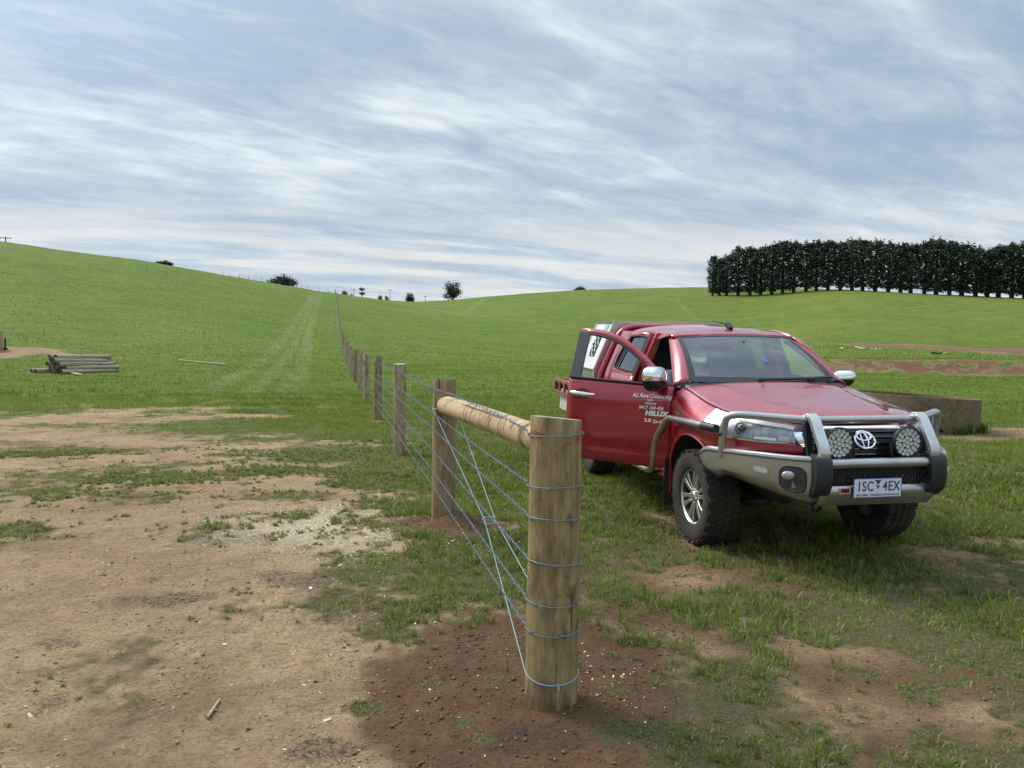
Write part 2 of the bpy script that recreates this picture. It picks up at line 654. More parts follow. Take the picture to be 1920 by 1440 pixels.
def masks(X, Y):
    """bare earth, redness, pale chips, worn pale grass"""
    D = np.hypot(X, Y)
    near = D < 40
    n1 = fbm(X / .9, Y / .9, 21, 4)
    n2 = fbm(X / .22, Y / .22, 33, 3)
    n3 = fbm(X / 3.0, Y / 3.0, 55, 3)
    f = np.full(X.shape, -1.0)
    sd = sdpoly(X, Y, DIRT)
    far_mix = ss(6.5, 13, Y)
    base = np.clip(sd / (.55 + 1.0 * far_mix), -1.3, 1.3)
    base = base - .34 * far_mix
    isl = np.zeros(X.shape)
    for (cx, cy), rx, ry in ISLES:
        isl = np.maximum(isl, np.exp(-(((X - cx) / rx) ** 2 + ((Y - cy) / (ry * 1.5)) ** 2) ** 1.4))
    bar = np.zeros(X.shape)
    for (cx, cy), rx, ry in BARE:
        bar = np.maximum(bar, np.exp(-(((X - cx) / rx) ** 2 + ((Y - cy) / (ry * 1.6)) ** 2)))
    patch = ss(9.5, 4.5, Y) * ss(-.2, .9, X) * ss(-.2, -.8, base)
    n4 = fbm(X / .075, Y / .075, 37, 2)
    f = base + n1 * 3.3 + n2 * 2.4 + n4 * 1.4 - isl * (1.7 + 3.5 * n1) + bar * (.9 + 4 * n1) + patch * (n3 * 2.0 + n2 * 1.2 + n4 * 1.2 + .70)
    dirt = ss(-.95, 1.0, f) * ss(34, 26, D)
    # distant worked earth
    e1 = ss(-.5, .6, sdpoly(X, Y, EARTH_L) + n1 * 1.6)
    e2 = ss(-1, 1.5, sdpoly(X, Y, STRIP_R) + n3 * 6 + n1 * 3)
    a = np.arctan2(X, Y)
    u = 960 + 1430 * np.tan(np.clip(a, -.9, .9))
    Dd = D * np.cos(np.clip(a, -.9, .9))
    wob = fbm(X / 9, Y / 9, 5, 2) * 1.5
    bk = ss(1480, 1600, u) * ss(48.4, 49.6, Dd + wob) * ss(52.3, 51.0, Dd + wob)
    bk = bk * ss(-.16, .10, fbm(X / 1.3, Y / .6, 61, 3) + .10)
    bk2 = ss(1480, 1600, u) * ss(45.0, 46.5, Dd + wob * 3) * ss(48.6, 47.4, Dd + wob) * .95
    bk = np.maximum(bk, bk2 * ss(-.25, .15, n3 + .12))
    td = np.hypot(X - TANK[0], Y - TANK[1])
    tk = ss(2.5, 1.6, td + n1 * 1.2) * .9
    tk = np.maximum(tk, ss(.75, .3, np.abs(Y - 15.0 - .04 * (X - 9) + n1 * .8)) * ss(8.5, 9.5, X) * .85)
    rd = np.where(near, 0.0, 0.0)
    pm = np.exp(-((X - POST2[0] - .02) ** 2 / .62 ** 2 + (Y - POST2[1] + .05) ** 2 / .42 ** 2) ** 1.5)
    dirt = np.maximum.reduce([dirt, e1, e2, bk, tk, ss(.25, .6, pm + n2 * .5)])
    wheel = np.exp(-(((X - 1.55) / .35) ** 2 + ((Y - 6.3) / .3) ** 2))
    dirt = np.maximum(dirt, ss(.35, .7, wheel + n2 * .4) * .8)
    red = ss(-.25, .30, sdpoly(X, Y, RED) + n1 * 1.1 + n2 * .6) * ss(6.0, 5.0, Y)
    red = np.maximum(red, ss(-.12, .12, sdpoly(X, Y, RED2) + n2 * .3))
    red = np.maximum.reduce([red, e1 * .45, e2 * .75, bk * .80, tk * .5, ss(.35, .75, pm + n2 * .3)])
    red = np.maximum(red, .80 * patch * (1 - .6 * bar) * ss(0, .4, dirt))
    ch = np.exp(-(((X - CHIP[0][0]) / 1.0) ** 2 + ((Y - CHIP[0][1]) / .75) ** 2))
    ch = np.maximum(ch, .8 * np.exp(-(((X - CHIP[1][0]) / .35) ** 2 + ((Y - CHIP[1][1]) / .5) ** 2)))
    chips = np.clip(ch * 1.05 + n2 * .9 * ch, 0, 1) * (1 - np.clip(pm * 1.3, 0, 1))
    path = np.zeros(X.shape)
    for pts, w in TRACKS:
        d = sdline(X, Y, pts)
        path = np.maximum(path, ss(w * 1.9, w * .4, d + n1 * w * 1.1))
    wet = np.zeros(X.shape)
    for (cx, cy), rx, ry in DAMP:
        wet = np.maximum(wet, np.exp(-(((X - cx) / rx) ** 2 + ((Y - cy) / ry) ** 2)))
    path = path * (.30 + 1.6 * np.clip(n1 + .12, 0, .6))
    # in the bare earth the same channel holds the damp, dark patches
    path = np.maximum(path, ss(.25, .65, wet + n2 * 1.3) * (D < 20))
    return dirt, np.clip(red, 0, 1), chips, np.clip(path, 0, 1)


def ground_z(X, Y, D=None):
    """terrain with the small lumps of trodden earth"""
    if D is None:
        D = masks(X, Y)[0]
    r = np.hypot(X, Y)
    k = ss(26, 9, r)
    z = height(X, Y)
    z = z + k * D * (fbm(X / .55, Y / .55, 71, 3) * .038 + fbm(X / .13, Y / .13, 77, 3) * .022)
    z = z + k * (1 - D) * fbm(X / .45, Y / .45, 81, 3) * .045
    return z


def make_ground():
    # rays of the sheet: close together ahead, wide apart behind
    a = np.concatenate([np.linspace(-math.pi, -.80, 90, endpoint=False), np.linspace(-.80, .80, 1150, endpoint=False),
                        np.linspace(.80, math.pi, 90, endpoint=False)])
    rr = np.concatenate([np.geomspace(.25, 2.2, 40, endpoint=False), np.geomspace(2.2, 30, 480, endpoint=False), np.geomspace(30, 110, 150, endpoint=False),
                         np.geomspace(110, 800, 150)])
    A, Rr = np.meshgrid(a, rr)
    X, Y = Rr * np.sin(A), Rr * np.cos(A)
    D, red, chips, path = masks(X, Y)
    Z = ground_z(X, Y, D)
    na, nr = len(a), len(rr)
    V = np.stack([X, Y, Z], -1).reshape(-1, 3)
    i = np.arange(nr - 1)[:, None] * na
    j = np.arange(na)[None, :]
    j2 = (j + 1) % na
    Q = np.stack([i + j, i + na + j, i + na + j2, i + j2], -1).reshape(-1, 4)
    c = len(V)
    V = np.vstack([V, [[0, 0, float(height(np.array([0.0]), np.array([.05]))[0])]]])
    me = bpy.data.meshes.new('ground')
    nq = len(Q)
    T = np.stack([np.full(na, c), np.arange(na), (np.arange(na) + 1) % na], -1)
    me.vertices.add(len(V))
    me.vertices.foreach_set('co', V.astype(np.float32).ravel())
    me.loops.add(nq * 4 + na * 3)
    me.loops.foreach_set('vertex_index', np.concatenate([Q.ravel()[::1], T.ravel()]).astype(np.int32))
    me.polygons.add(nq + na)
    st = np.concatenate([np.arange(nq) * 4, nq * 4 + np.arange(na) * 3]).astype(np.int32)
    me.polygons.foreach_set('loop_start', st)
    me.update(calc_edges=True)
    at = me.attributes.new('mask', 'FLOAT_COLOR', 'POINT')
    C4 = np.stack([D, red, chips, path], -1).reshape(-1, 4)
    C4 = np.vstack([C4, [[1, 0, 0, 0]]])
    at.data.foreach_set('color', C4.astype(np.float32).ravel())
    me.flip_normals() if me.polygons[nq // 2].normal.z < 0 else None
    me.polygons.foreach_set('use_smooth', np.ones(nq + na, bool))
    me.materials.append(ground_mat())
    o = bpy.data.objects.new('ground', me)
    COL.objects.link(o)
    o['kind'] = 'structure'
    return o


def ground_mat():
    m = bpy.data.materials.new('ground')
    m.use_nodes = True
    t = NT(m.node_tree)
    b = m.node_tree.nodes['Principled BSDF']
    geo = t.n('ShaderNodeNewGeometry')
    P = geo.outputs['Position']
    at = t.n('ShaderNodeAttribute', attribute_name='mask')
    r, g, bl = t.sep(at.outputs['Color'])
    al = at.outputs['Alpha']
    nA = t.noise(P, 1.1, 5, .6)
    nB = t.noise(P, 7.0, 6, .65)
    nC = t.noise(P, 55.0, 5, .65)
    nD = t.noise(P, 230.0, 3, .6)
    # trodden tan earth
    tan = t.mix(t.rng(nB, .32, .68), TAN_A, TAN_B)
    tan = t.mix(t.m('MULTIPLY', t.rng(nA, .48, .64), .8), tan, TAN_DARK)
    tan = t.mix(t.m('MULTIPLY', t.rng(nC, .45, .60), .62), tan, TAN_C)
    tan = t.mix(t.m('MULTIPLY', t.rng(t.noise(P, 2.7, 6, .7), .56, .70), .55), tan, (.075, .062, .042))
    tan = t.mix(t.m('MULTIPLY', t.rng(t.noise(P, .45, 4, .6), .42, .62), .5), tan, (.31, .195, .115))
    nE = t.noise(t.mapping(P, (1, 1.25, 1)), 20.0, 8, .78)
    tan = t.mix(t.m('MULTIPLY', t.rng(nE, .54, .64), .62), tan, (.13, .088, .050))
    tan = t.mix(t.m('MULTIPLY', t.rng(nE, .44, .36), .35), tan, (.50, .37, .22))
    redc = t.mix(t.rng(nC, .35, .65), RED_A, RED_B)
    redc = t.mix(t.m('MULTIPLY', t.rng(nB, .45, .65), .5), redc, RED_C)
    rf = t.rng(t.m('ADD', g, t.m('MULTIPLY', t.m('SUBTRACT', nB, .5), .8)), .2, .8)
    soil = t.mix(rf, tan, redc)
    soil = t.mix(t.m('MULTIPLY', t.rng(nD, .62, .8), .4), soil, (.4, .32, .22))
    soil = t.mix(t.m('MULTIPLY', t.rng(nC, .56, .70), .5), soil, (.06, .042, .028))
    soil = t.mix(t.m('MULTIPLY', al, t.m('MULTIPLY', t.rng(nB, .30, .60, .35, 1.0), t.rng(nC, .40, .58, .25, .95))), soil, (.060, .050, .040))
    cf = t.m('MULTIPLY', bl, t.rng(t.noise(P, 90.0, 4, .7), .36, .58))
    soil = t.mix(cf, soil, t.mix(nD, (.56, .46, .31), (.76, .67, .50)))
    # turf seen between and beyond the blades
    nS = t.noise(t.mapping(P, (.5, .5, .5)), .35, 5, .6)
    nT = t.noise(P, 2.2, 5, .65)
    nU = t.noise(t.mapping(P, (.30, .85, .6)), .9, 5, .62)
    gr = t.mix(t.rng(nS, .35, .65), GR_A, GR_B)
    gr = t.mix(t.m('MULTIPLY', t.rng(nT, .47, .70), .6), gr, GR_DARK)
    gx = t.sep(P)[0]
    gr = t.mix(t.rng(gx, 5.0, 110.0, 0.0, .28), gr, GR_YEL)
    gr = t.mix(t.m('MULTIPLY', t.rng(nU, .49, .63), .75), gr, GR_DARK)
    gr = t.mix(t.m('MULTIPLY', t.rng(t.noise(P, 1.1, 3, .5), .66, .72), .6), gr, (.03, .05, .012))
    gr = t.mix(t.m('MULTIPLY', t.rng(t.noise(P, .05, 4, .6), .46, .62), .35), gr, GR_YEL)
    gr = t.mix(t.m('MULTIPLY', al, .38), gr, (.23, .25, .13))
    dist = t.vm('LENGTH', P)
    # right under the blades the turf is litter and soil
    lit = t.mix(t.rng(nC, .38, .62), (.085, .068, .036), (.165, .135, .075))
    gr = t.mix(t.rng(dist, 7.0, 26.0, .88, 0.0), gr, lit)
    e = t.rng(t.m('ADD', r, t.m('MULTIPLY', t.m('SUBTRACT', t.m('ADD', t.m('MULTIPLY', nC, .6), t.m('MULTIPLY', nB, .4)), .5), .9)), .12, .78)
    col = t.mix(e, gr, soil)
    t.put(b.inputs['Base Color'], col)
    b.inputs['Roughness'].default_value = .95
    b.inputs['Specular IOR Level'].default_value = .12
    bp = t.n('ShaderNodeBump')
    bp.inputs['Strength'].default_value = .9
    bp.inputs['Distance'].default_value = .034
    hh = t.m('ADD', t.m('ADD', t.m('MULTIPLY', nC, .7), t.m('MULTIPLY', nE, -.9)), t.m('ADD', t.m('MULTIPLY', nD, .35), t.m('MULTIPLY', nB, 1.0)))
    t.put(bp.inputs['Height'], hh)
    bp2 = t.n('ShaderNodeBump')
    bp2.inputs['Strength'].default_value = .5
    bp2.inputs['Distance'].default_value = .25
    t.put(bp2.inputs['Height'], nT)
    t.t.links.new(bp.outputs[0], bp2.inputs['Normal'])
    t.t.links.new(bp2.outputs[0], b.inputs['Normal'])
    return m


TAN_A, TAN_B, TAN_C, TAN_DARK = (.36, .250, .145), (.54, .395, .235), (.27, .180, .102), (.205, .142, .082)
RED_A, RED_B, RED_C = (.118, .064, .034), (.185, .104, .056), (.205, .135, .080)
GR_A, GR_B, GR_DARK, GR_YEL = (.094, .144, .020), (.130, .180, .027), (.062, .102, .015), (.16, .172, .038)


def leaf_mat(name, attr='tint', trans=.42, rough=.55):
    m = bpy.data.materials.new(name)
    m.use_nodes = True
    t = NT(m.node_tree)
    m.node_tree.nodes.clear()
    out = t.n('ShaderNodeOutputMaterial')
    at = t.n('ShaderNodeAttribute', attribute_name=attr)
    d = t.n('ShaderNodeBsdfPrincipled')
    d.inputs['Roughness'].default_value = rough
    d.inputs['Specular IOR Level'].default_value = .25
    t.put(d.inputs['Base Color'], at.outputs['Color'])
    tr = t.n('ShaderNodeBsdfTranslucent')
    t.put(tr.inputs[0], at.outputs['Color'])
    ms = t.n('ShaderNodeMixShader')
    ms.inputs[0].default_value = trans
    t.t.links.new(d.outputs[0], ms.inputs[1])
    t.t.links.new(tr.outputs[0], ms.inputs[2])
    t.t.links.new(ms.outputs[0], out.inputs[0])
    return m


def blades_mesh(name, X, Y, Z, L, W, lean, tint, two=True, az=None, curl=.0):
    """one blade per row: a bent strip tapering to a point"""
    n = len(X)
    if az is None:
        az = rng.uniform(0, 2 * math.pi, n)
    tw = rng.uniform(0, 2 * math.pi, n)
    dx, dy = np.cos(az), np.sin(az)
    wx, wy = np.cos(tw) * W / 2, np.sin(tw) * W / 2
    up = np.sqrt(np.clip(1 - lean ** 2, .02, 1))
    B = np.stack([X, Y, Z], -1)
    tip = B + np.stack([dx * L * lean, dy * L * lean, L * up * (1 - .35 * lean)], -1)
    w3 = np.stack([wx, wy, np.zeros(n)], -1)
    base = B - np.array([0, 0, .006])
    if two:
        mid = B + np.stack([dx * L * lean * .38, dy * L * lean * .38, L * up * .62], -1)
        V = np.stack([base - w3, base + w3, mid - w3 * .75, mid + w3 * .75, tip], 1)
        k = np.arange(n)[:, None] * 5
        loops = np.concatenate([k + 0, k + 1, k + 3, k + 2, k + 2, k + 3, k + 4], 1)
        st = (np.arange(n)[:, None] * 7 + np.array([[0, 4]])).ravel()
        vp, npoly, nl = 5, 2 * n, 7 * n
    else:
        V = np.stack([base - w3, base + w3, tip], 1)
        loops = np.arange(n * 3).reshape(n, 3)
        st = np.arange(n) * 3
        vp, npoly, nl = 3, n, 3 * n
    me = bpy.data.meshes.new(name)
    me.vertices.add(n * vp)
    me.vertices.foreach_set('co', V.astype(np.float32).ravel())
    me.loops.add(nl)
    me.loops.foreach_set('vertex_index', loops.astype(np.int32).ravel())
    me.polygons.add(npoly)
    me.polygons.foreach_set('loop_start', st.astype(np.int32))
    me.update(calc_edges=True)
    at = me.attributes.new('tint', 'FLOAT_COLOR', 'POINT')
    c4 = np.concatenate([tint, np.ones((n, 1))], 1)
    at.data.foreach_set('color', np.repeat(c4, vp, axis=0).astype(np.float32).ravel())
    return me


def scatter(n, r0, r1, half=.70):
    """even cover of the wedge of ground the photo shows"""
    a = rng.uniform(-half, half, n)
    r = np.sqrt(rng.uniform(r0 * r0, r1 * r1, n))
    return r * np.sin(a), r * np.cos(a)


def grass_zone(n, r0, r1, L, W, mat_, name, two=True, fin=0.0, fout=0.0):
    X, Y = scatter(n, r0, r1)
    D, red, chips, path = masks(X, Y)
    cl = fbm(X / .28, Y / .28, 91, 2)                 # tufts
    cl2 = fbm(X / 1.6, Y / 1.6, 95, 3)
    dens = (1 - D) * np.clip(.62 + cl * 1.5 + cl2 * .7, .05, 1) * (1 - .35 * path)
    dens = np.where(D > .85, .012 + .05 * (cl > .28), dens)
    # keep the soil clear of blades right against the posts and under the tyres
    # neighbouring bands of turf fade into one another
    rr_ = np.hypot(X, Y)
    if fin:
        dens = dens * ss(r0, fin, rr_)
    if fout:
        dens = dens * ss(r1, fout, rr_)
    keep = rng.uniform(0, 1, n) < dens
    for px, py in (POST1, POST2):
        keep &= np.hypot(X - px, Y - py) > .125
    keep &= np.hypot(X - TANK[0], Y - TANK[1]) > 1.26
    X, Y, D, cl, cl2, path = (q[keep] for q in (X, Y, D, cl, cl2, path))
    m = len(X)
    Z = ground_z(X, Y, D)
    r = np.hypot(X, Y)
    wear = ss(-1.0, .5, sdpoly(X, Y, DIRT)) if r0 < 12 else np.zeros(m)
    Ls = L * (1 - .5 * wear) * (1 - .25 * ss(9, 6, r) * ss(-.2, .8, X)) * rng.uniform(.45, 1.15, m) * np.clip(.75 + cl * 1.3, .3, 1.6) * (1 - .60 * ss(.10, .55, D)) * (1 - .4 * path)
    lean = np.clip(rng.beta(2.2, 2.0, m) * .95 + .32 * ss(9.5, 5, r), .1, .985)
    g = rng.uniform(0, 1, m)
    tone = np.clip(cl2 * 1.1 + .5 + fbm(X / 6, Y / 6, 99, 2) * .7, 0, 1)
    c0 = np.array([.102, .160, .018])
    c1 = np.array([.215, .272, .036])
    st3 = fbm(X / 3.2, Y / 1.1, 131, 3) * ss(12, 30, r)
    k = np.clip(g * .70 + tone * .45 - .12 - np.clip(st3 * 4.5 - .15, -.15, .75), 0, 1)[:, None]
    tint = c0 * (1 - k) + c1 * k
    near = ss(13, 6, r)
    dry = (rng.uniform(0, 1, m) < (.03 + .26 * near * ss(-.3, 1.0, X) + .46 * ss(.08, .5, D) + .22 * wear))[:, None]
    tint = np.where(dry, np.array([.32, .265, .13]) * rng.uniform(.6, 1.2, (m, 1)), tint)
    tint = tint * (1 + .06 * near[:, None])
    tint = tint * (1 - .38 * path[:, None]) + np.array([.24, .25, .13]) * .38 * path[:, None]
    Ws = W * rng.uniform(.6, 1.3, m)
    # blades lie in the sweep of their tuft
    az = fbm(X / .35, Y / .35, 103, 2) * 14 + rng.normal(0, .9, m)
    me = blades_mesh(name, X, Y, Z, Ls, Ws, lean, tint, two, az)
    me.materials.append(mat_)
    o = bpy.data.objects.new(name, me)
    COL.objects.link(o)
    o['kind'] = 'stuff'
    return o


def grass_tufts(mat_):
    """tussocks: blades leaning out from a common root"""
    n = 30000
    X, Y = scatter(n, 2.4, 13)
    D, red, chips, path = masks(X, Y)
    cl2 = fbm(X / 1.1, Y / 1.1, 141, 3)
    dens = (1 - D) ** .7 * np.clip(.40 + cl2 * 2.2, .03, 1)
    k = rng.uniform(0, 1, n) < dens
    for px, py in (POST1, POST2):
        k &= np.hypot(X - px, Y - py) > .17
    X, Y, D, cl2 = X[k], Y[k], D[k], cl2[k]
    m = len(X)
    nb = 17
    wear = ss(-1.0, .5, sdpoly(X, Y, DIRT))
    size = np.clip(.75 + cl2 * 1.2 + rng.normal(0, .18, m), .35, 1.5) * (1 - .35 * D) * (1 - .48 * wear)
    sz = np.repeat(size, nb)
    M_ = m * nb
    az = rng.uniform(0, 2 * math.pi, M_)
    rad = np.abs(rng.normal(0, .030, M_)) * sz
    BX, BY = np.repeat(X, nb) + np.cos(az) * rad, np.repeat(Y, nb) + np.sin(az) * rad
    Z = ground_z(BX, BY, np.repeat(D, nb))
    lean = np.clip(.25 + rng.beta(2, 1.6, M_) * .75, .1, .985)
    L = .115 * sz * rng.uniform(.5, 1.15, M_)
    W = .0072 * rng.uniform(.6, 1.3, M_) * np.clip(np.hypot(BX, BY) / 6, .8, 1.6)
    tone = np.repeat(np.clip(rng.normal(.45, .22, m), 0, 1), nb)
    g = np.clip(tone + rng.normal(0, .2, M_), 0, 1)[:, None]
    tint = np.array([.095, .152, .020]) * (1 - g) + np.array([.225, .280, .042]) * g
    dry = (rng.uniform(0, 1, M_) < .20 + .2 * np.repeat(wear, nb))[:, None]
    tint = np.where(dry, np.array([.32, .27, .14]) * rng.uniform(.6, 1.2, (M_, 1)), tint)
    me = blades_mesh('grass_tufts', BX, BY, Z, L, W, lean, tint, True, az + rng.normal(0, .35, M_))
    me.materials.append(mat_)
    o = bpy.data.objects.new('grass', me)
    COL.objects.link(o)
    tag(o, 'tussocks of rough grass around the fence and the ute', 'grass', kind='stuff')


def make_grass():
    gm = LEAF_GRASS
    grass_tufts(gm)
    tag(grass_zone(300000, 2.4, 11.0, .085, .0062, gm, 'grass', True, 0, 7.5), 'short paddock grass with trodden patches around the fence and the ute', 'grass')
    tag(grass_zone(560000, 7.0, 32.0, .115, .011, gm, 'grass', True, 10.5, 17.0), 'green pasture on the flat beyond the bare earth', 'grass')
    tag(grass_zone(420000, 16.0, 80.0, .14, .026, gm, 'grass', False, 32.0, 48.0), 'green pasture at the foot of the hills', 'grass')
    tag(grass_zone(330000, 45.0, 215.0, .19, .075, gm, 'grass', False, 80.0, 110.0), 'green pasture on the hillsides', 'grass')


def make_litter():
    """wood chips, soil crumbs and dead stalks lying on the earth"""
    cm = leaf_mat('wood chip', trans=.0, rough=.8)
    n = 170000
    X, Y = scatter(n, 2.5, 11)
    D, red, chips, path = masks(X, Y)
    # around the strainer post's right-hand side too
    pr = np.exp(-(((X - POST1[0] - .32) / .22) ** 2 + ((Y - POST1[1] - .18) / .3) ** 2))
    pl = np.exp(-(((X - POST1[0] + .9) / .8) ** 2 + ((Y - POST1[1] - .1) / 1.2) ** 2))
    sc_ = fbm(X / .25, Y / .25, 111, 2)
    p = chips * .9 + .22 * pr + .022 * pl + .012 * D * (sc_ > .05) + .10 * D * np.clip(sc_ * 4 - .9, 0, 1)
    k = rng.uniform(0, 1, n) < p
    X, Y, D = X[k], Y[k], D[k]
    m = len(X)
    Z = ground_z(X, Y, D) + .004
    L = rng.uniform(.004, .015, m) * np.where(rng.uniform(0, 1, m) < .04, 2.2, 1)
    tint = np.array([.68, .58, .41]) * rng.uniform(.55, 1.25, (m, 1))
    me = flakes_mesh('wood_chips', X, Y, Z, L, L * rng.uniform(.3, .7, m), tint)
    me.materials.append(cm)
    o = bpy.data.objects.new('wood_chips', me)
    COL.objects.link(o)
    tag(o, 'pale wood chips and sawdust scattered on the bare earth', 'wood chips', kind='stuff')
    # crumbs of soil
    n = 110000
    X, Y = scatter(n, 2.5, 9)
    D, red, chips, path = masks(X, Y)
    sc_ = fbm(X / .3, Y / .3, 121, 2)
    p = D * (.05 + .30 * red + 1.6 * np.clip(sc_ - .06, 0, 1)) * (1 - .7 * chips)
    k = rng.uniform(0, 1, n) < p
    X, Y, D, red = X[k], Y[k], D[k], red[k]
    m = len(X)
    s = rng.gamma(1.3, .0026, m) + .0014
    s = np.clip(s, .0012, .012)
    Z = ground_z(X, Y, D) + s * .25
    kk = np.clip(red + rng.normal(0, .15, m), 0, 1)[:, None]
    tint = (np.array([.30, .205, .118]) * (1 - kk) + np.array([.135, .075, .046]) * kk) * rng.uniform(.7, 1.25, (m, 1))
    me = crumbs_mesh('soil_crumbs', X, Y, Z, s, tint)
    me.materials.append(cm)
    o = bpy.data.objects.new('soil_crumbs', me)
    COL.objects.link(o)
    tag(o, 'crumbs and small clods of soil lying on the bare earth', 'soil crumbs', kind='stuff')


def rand_frame(m, tilt):
    a = rng.uniform(0, 2 * math.pi, m)
    u = np.stack([np.cos(a), np.sin(a), rng.normal(0, tilt, m)], -1)
    v = np.stack([-np.sin(a), np.cos(a), rng.normal(0, tilt, m)], -1)
    return u, v


def raw_mesh(name, V, Fc, tint, vp):
    me = bpy.data.meshes.new(name)
    n, k = V.shape[0], Fc.shape[1]
    nf = Fc.shape[0]
    me.vertices.add(n * vp)
    me.vertices.foreach_set('co', V.astype(np.float32).ravel())
    loops = (np.arange(n)[:, None, None] * vp + Fc[None]).ravel()
    me.loops.add(len(loops))
    me.loops.foreach_set('vertex_index', loops.astype(np.int32))
    me.polygons.add(n * nf)
    me.polygons.foreach_set('loop_start', (np.arange(n * nf) * k).astype(np.int32))
    me.update(calc_edges=True)
    at = me.attributes.new('tint', 'FLOAT_COLOR', 'POINT')
    c4 = np.concatenate([tint, np.ones((n, 1))], 1)
    at.data.foreach_set('color', np.repeat(c4, vp, axis=0).astype(np.float32).ravel())
    return me


def flakes_mesh(name, X, Y, Z, L, W, tint):
    m = len(X)
    u, v = rand_frame(m, .35)
    C = np.stack([X, Y, Z], -1)
    u, v = u * L[:, None] / 2, v * W[:, None] / 2
    t = np.array([0, 0, 1.0]) * (W[:, None] * .35)
    V = np.stack([C - u - v, C + u - v * .6, C + u * .8 + v, C - u + v * .7, C + t], 1)
    Fc = np.array([[0, 1, 4], [1, 2, 4], [2, 3, 4], [3, 0, 4]])
    return raw_mesh(name, V, Fc, tint, 5)


def crumbs_mesh(name, X, Y, Z, s, tint):
    m = len(X)
    C = np.stack([X, Y, Z], -1)
    O = np.array([[1, 0, 0], [-1, 0, 0], [0, 1, 0], [0, -1, 0], [0, 0, .55], [0, 0, -.5]], float)
    V = C[:, None, :] + (O[None] + rng.normal(0, .3, (m, 6, 3))) * s[:, None, None]
    Fc = np.array([[0, 2, 4], [2, 1, 4], [1, 3, 4], [3, 0, 4], [2, 0, 5], [1, 2, 5], [3, 1, 5], [0, 3, 5]])
    return raw_mesh(name, V, Fc, tint, 6)


LEAF_GRASS = leaf_mat('grass blade')
make_ground()
make_grass()
make_litter()
# ------------------------------------------------------------------ the ute
def paint_mat(name, col, flake, dust=.25):
    m = bpy.data.materials.new(name)
    m.use_nodes = True
    t = NT(m.node_tree)
    b = m.node_tree.nodes['Principled BSDF']
    tc = t.n('ShaderNodeTexCoord')
    P = tc.outputs['Object']
    z = t.sep(P)[2]
    # a thin film of dried mud, thicker low down where the wheels throw it
    nz = t.noise(P, 9.0, 6, .7)
    low = t.rng(z, .45, .95, 1.0, .12)
    df = t.m('MULTIPLY', t.m('MULTIPLY', t.rng(nz, .42, .72), low), dust)
    t.put(b.inputs['Base Color'], t.mix(df, col, (.20, .13, .085)))
    b.inputs['Metallic'].default_value = .15
    t.put(b.inputs['Roughness'], t.m('ADD', .34, t.m('MULTIPLY', df, .5)))
    t.put(b.inputs['Coat Weight'], t.m('SUBTRACT', 1.0, t.m('MULTIPLY', df, 1.6), clamp=True))
    b.inputs['Coat Roughness'].default_value = .045
    b.inputs['Coat IOR'].default_value = 1.55
    return m


M_RED = paint_mat('red paint', (.32, .004, .020), None)
M_RUSTRED = mat('worn red steel', (.26, .035, .03), .55, dirt=(.35, .22, .15), dirtf=.8, dscale=14)
M_BLACK = mat('black plastic', (.022, .023, .026), .5, var=.3, bump=.1, bscale=300)
M_TRIM = mat('black trim', (.012, .013, .016), .28)
M_RUB = mat('tyre rubber', (.030, .028, .026), .85, var=.3, dirt=(.11, .075, .048), dirtf=.75, dscale=7, bump=.15, bscale=120)
M_MUDTREAD = mat('muddy tread', (.026, .024, .022), .9, var=.3, dirt=(.065, .042, .027), dirtf=1.0, dscale=5, bump=.5, bscale=70)
M_STEEL = mat('grey bar metal', (.47, .47, .475), .30, metal=.88, var=.08, dirt=(.22, .18, .14), dirtf=.15, dscale=18, spec=.5)
M_STEELL = mat('bare bar metal', (.55, .56, .55), .34, metal=.8, var=.08)
M_CHROME = mat('chrome', (.86, .87, .89), .07, metal=1.0)
M_BADGE = mat('bright badge', (.80, .80, .80), .3, metal=.25)
M_SILVER = mat('machined alloy', (.62, .62, .60), .28, metal=.9, dirt=(.3, .24, .18), dirtf=.25, dscale=20)
M_DARKALLOY = mat('dark alloy', (.03, .031, .033), .45, metal=.5, dirt=(.08, .06, .045), dirtf=.4)
M_UNDER = mat('underbody', (.018, .017, .016), .85, var=.4)
M_LINER = mat('wheel arch liner', (.022, .020, .018), .9, dirt=(.11, .075, .05), dirtf=.6, dscale=8, bump=.3, bscale=50)
M_CABIN = mat('cabin trim', (.065, .067, .07), .7, var=.15)
M_SEAT = mat('seat cloth', (.035, .036, .04), .85, var=.3, vscale=60)
M_LINING = mat('roof lining', (.42, .42, .40), .9)
M_WS = glass_mat('windscreen glass', (.86, .92, .92), .085)
M_WIN = glass_mat('tinted side glass', (.30, .33, .34), .10)
M_WINC = glass_mat('clear side glass', (.86, .90, .88), .02)
M_CLEAR = glass_mat('clear lens', (.93, .95, .96), .02)
M_LAMP = mat('lamp reflector', (.75, .77, .80), .16, metal=1.0)
M_LAMPD = mat('lamp housing', (.27, .28, .30), .25, metal=.5, var=.5, vscale=22)
M_DRL = mat('daytime lamp strip', (.85, .87, .90), .18, coat=1)
M_AMBER = mat('pale amber lens', (.62, .50, .32), .25, coat=.5)
M_WHITE = mat('white print', (.80, .79, .80), .5)
M_PLATE = mat('white plate', (.74, .77, .80), .35, coat=.3)
M_BLUE = mat('plate blue', (.03, .05, .22), .4)
M_REDBADGE = mat('red badge', (.55, .05, .04), .4)
M_ALUBOX = mat('white painted aluminium', (.66, .68, .67), .38, metal=.15, var=.05)
M_ALUPLATE = mat('brushed aluminium', (.55, .58, .54), .36, metal=.85, var=.12, stretch=(8, 8, 1))
M_GREENLBL = mat('green label', (.22, .50, .42), .4)
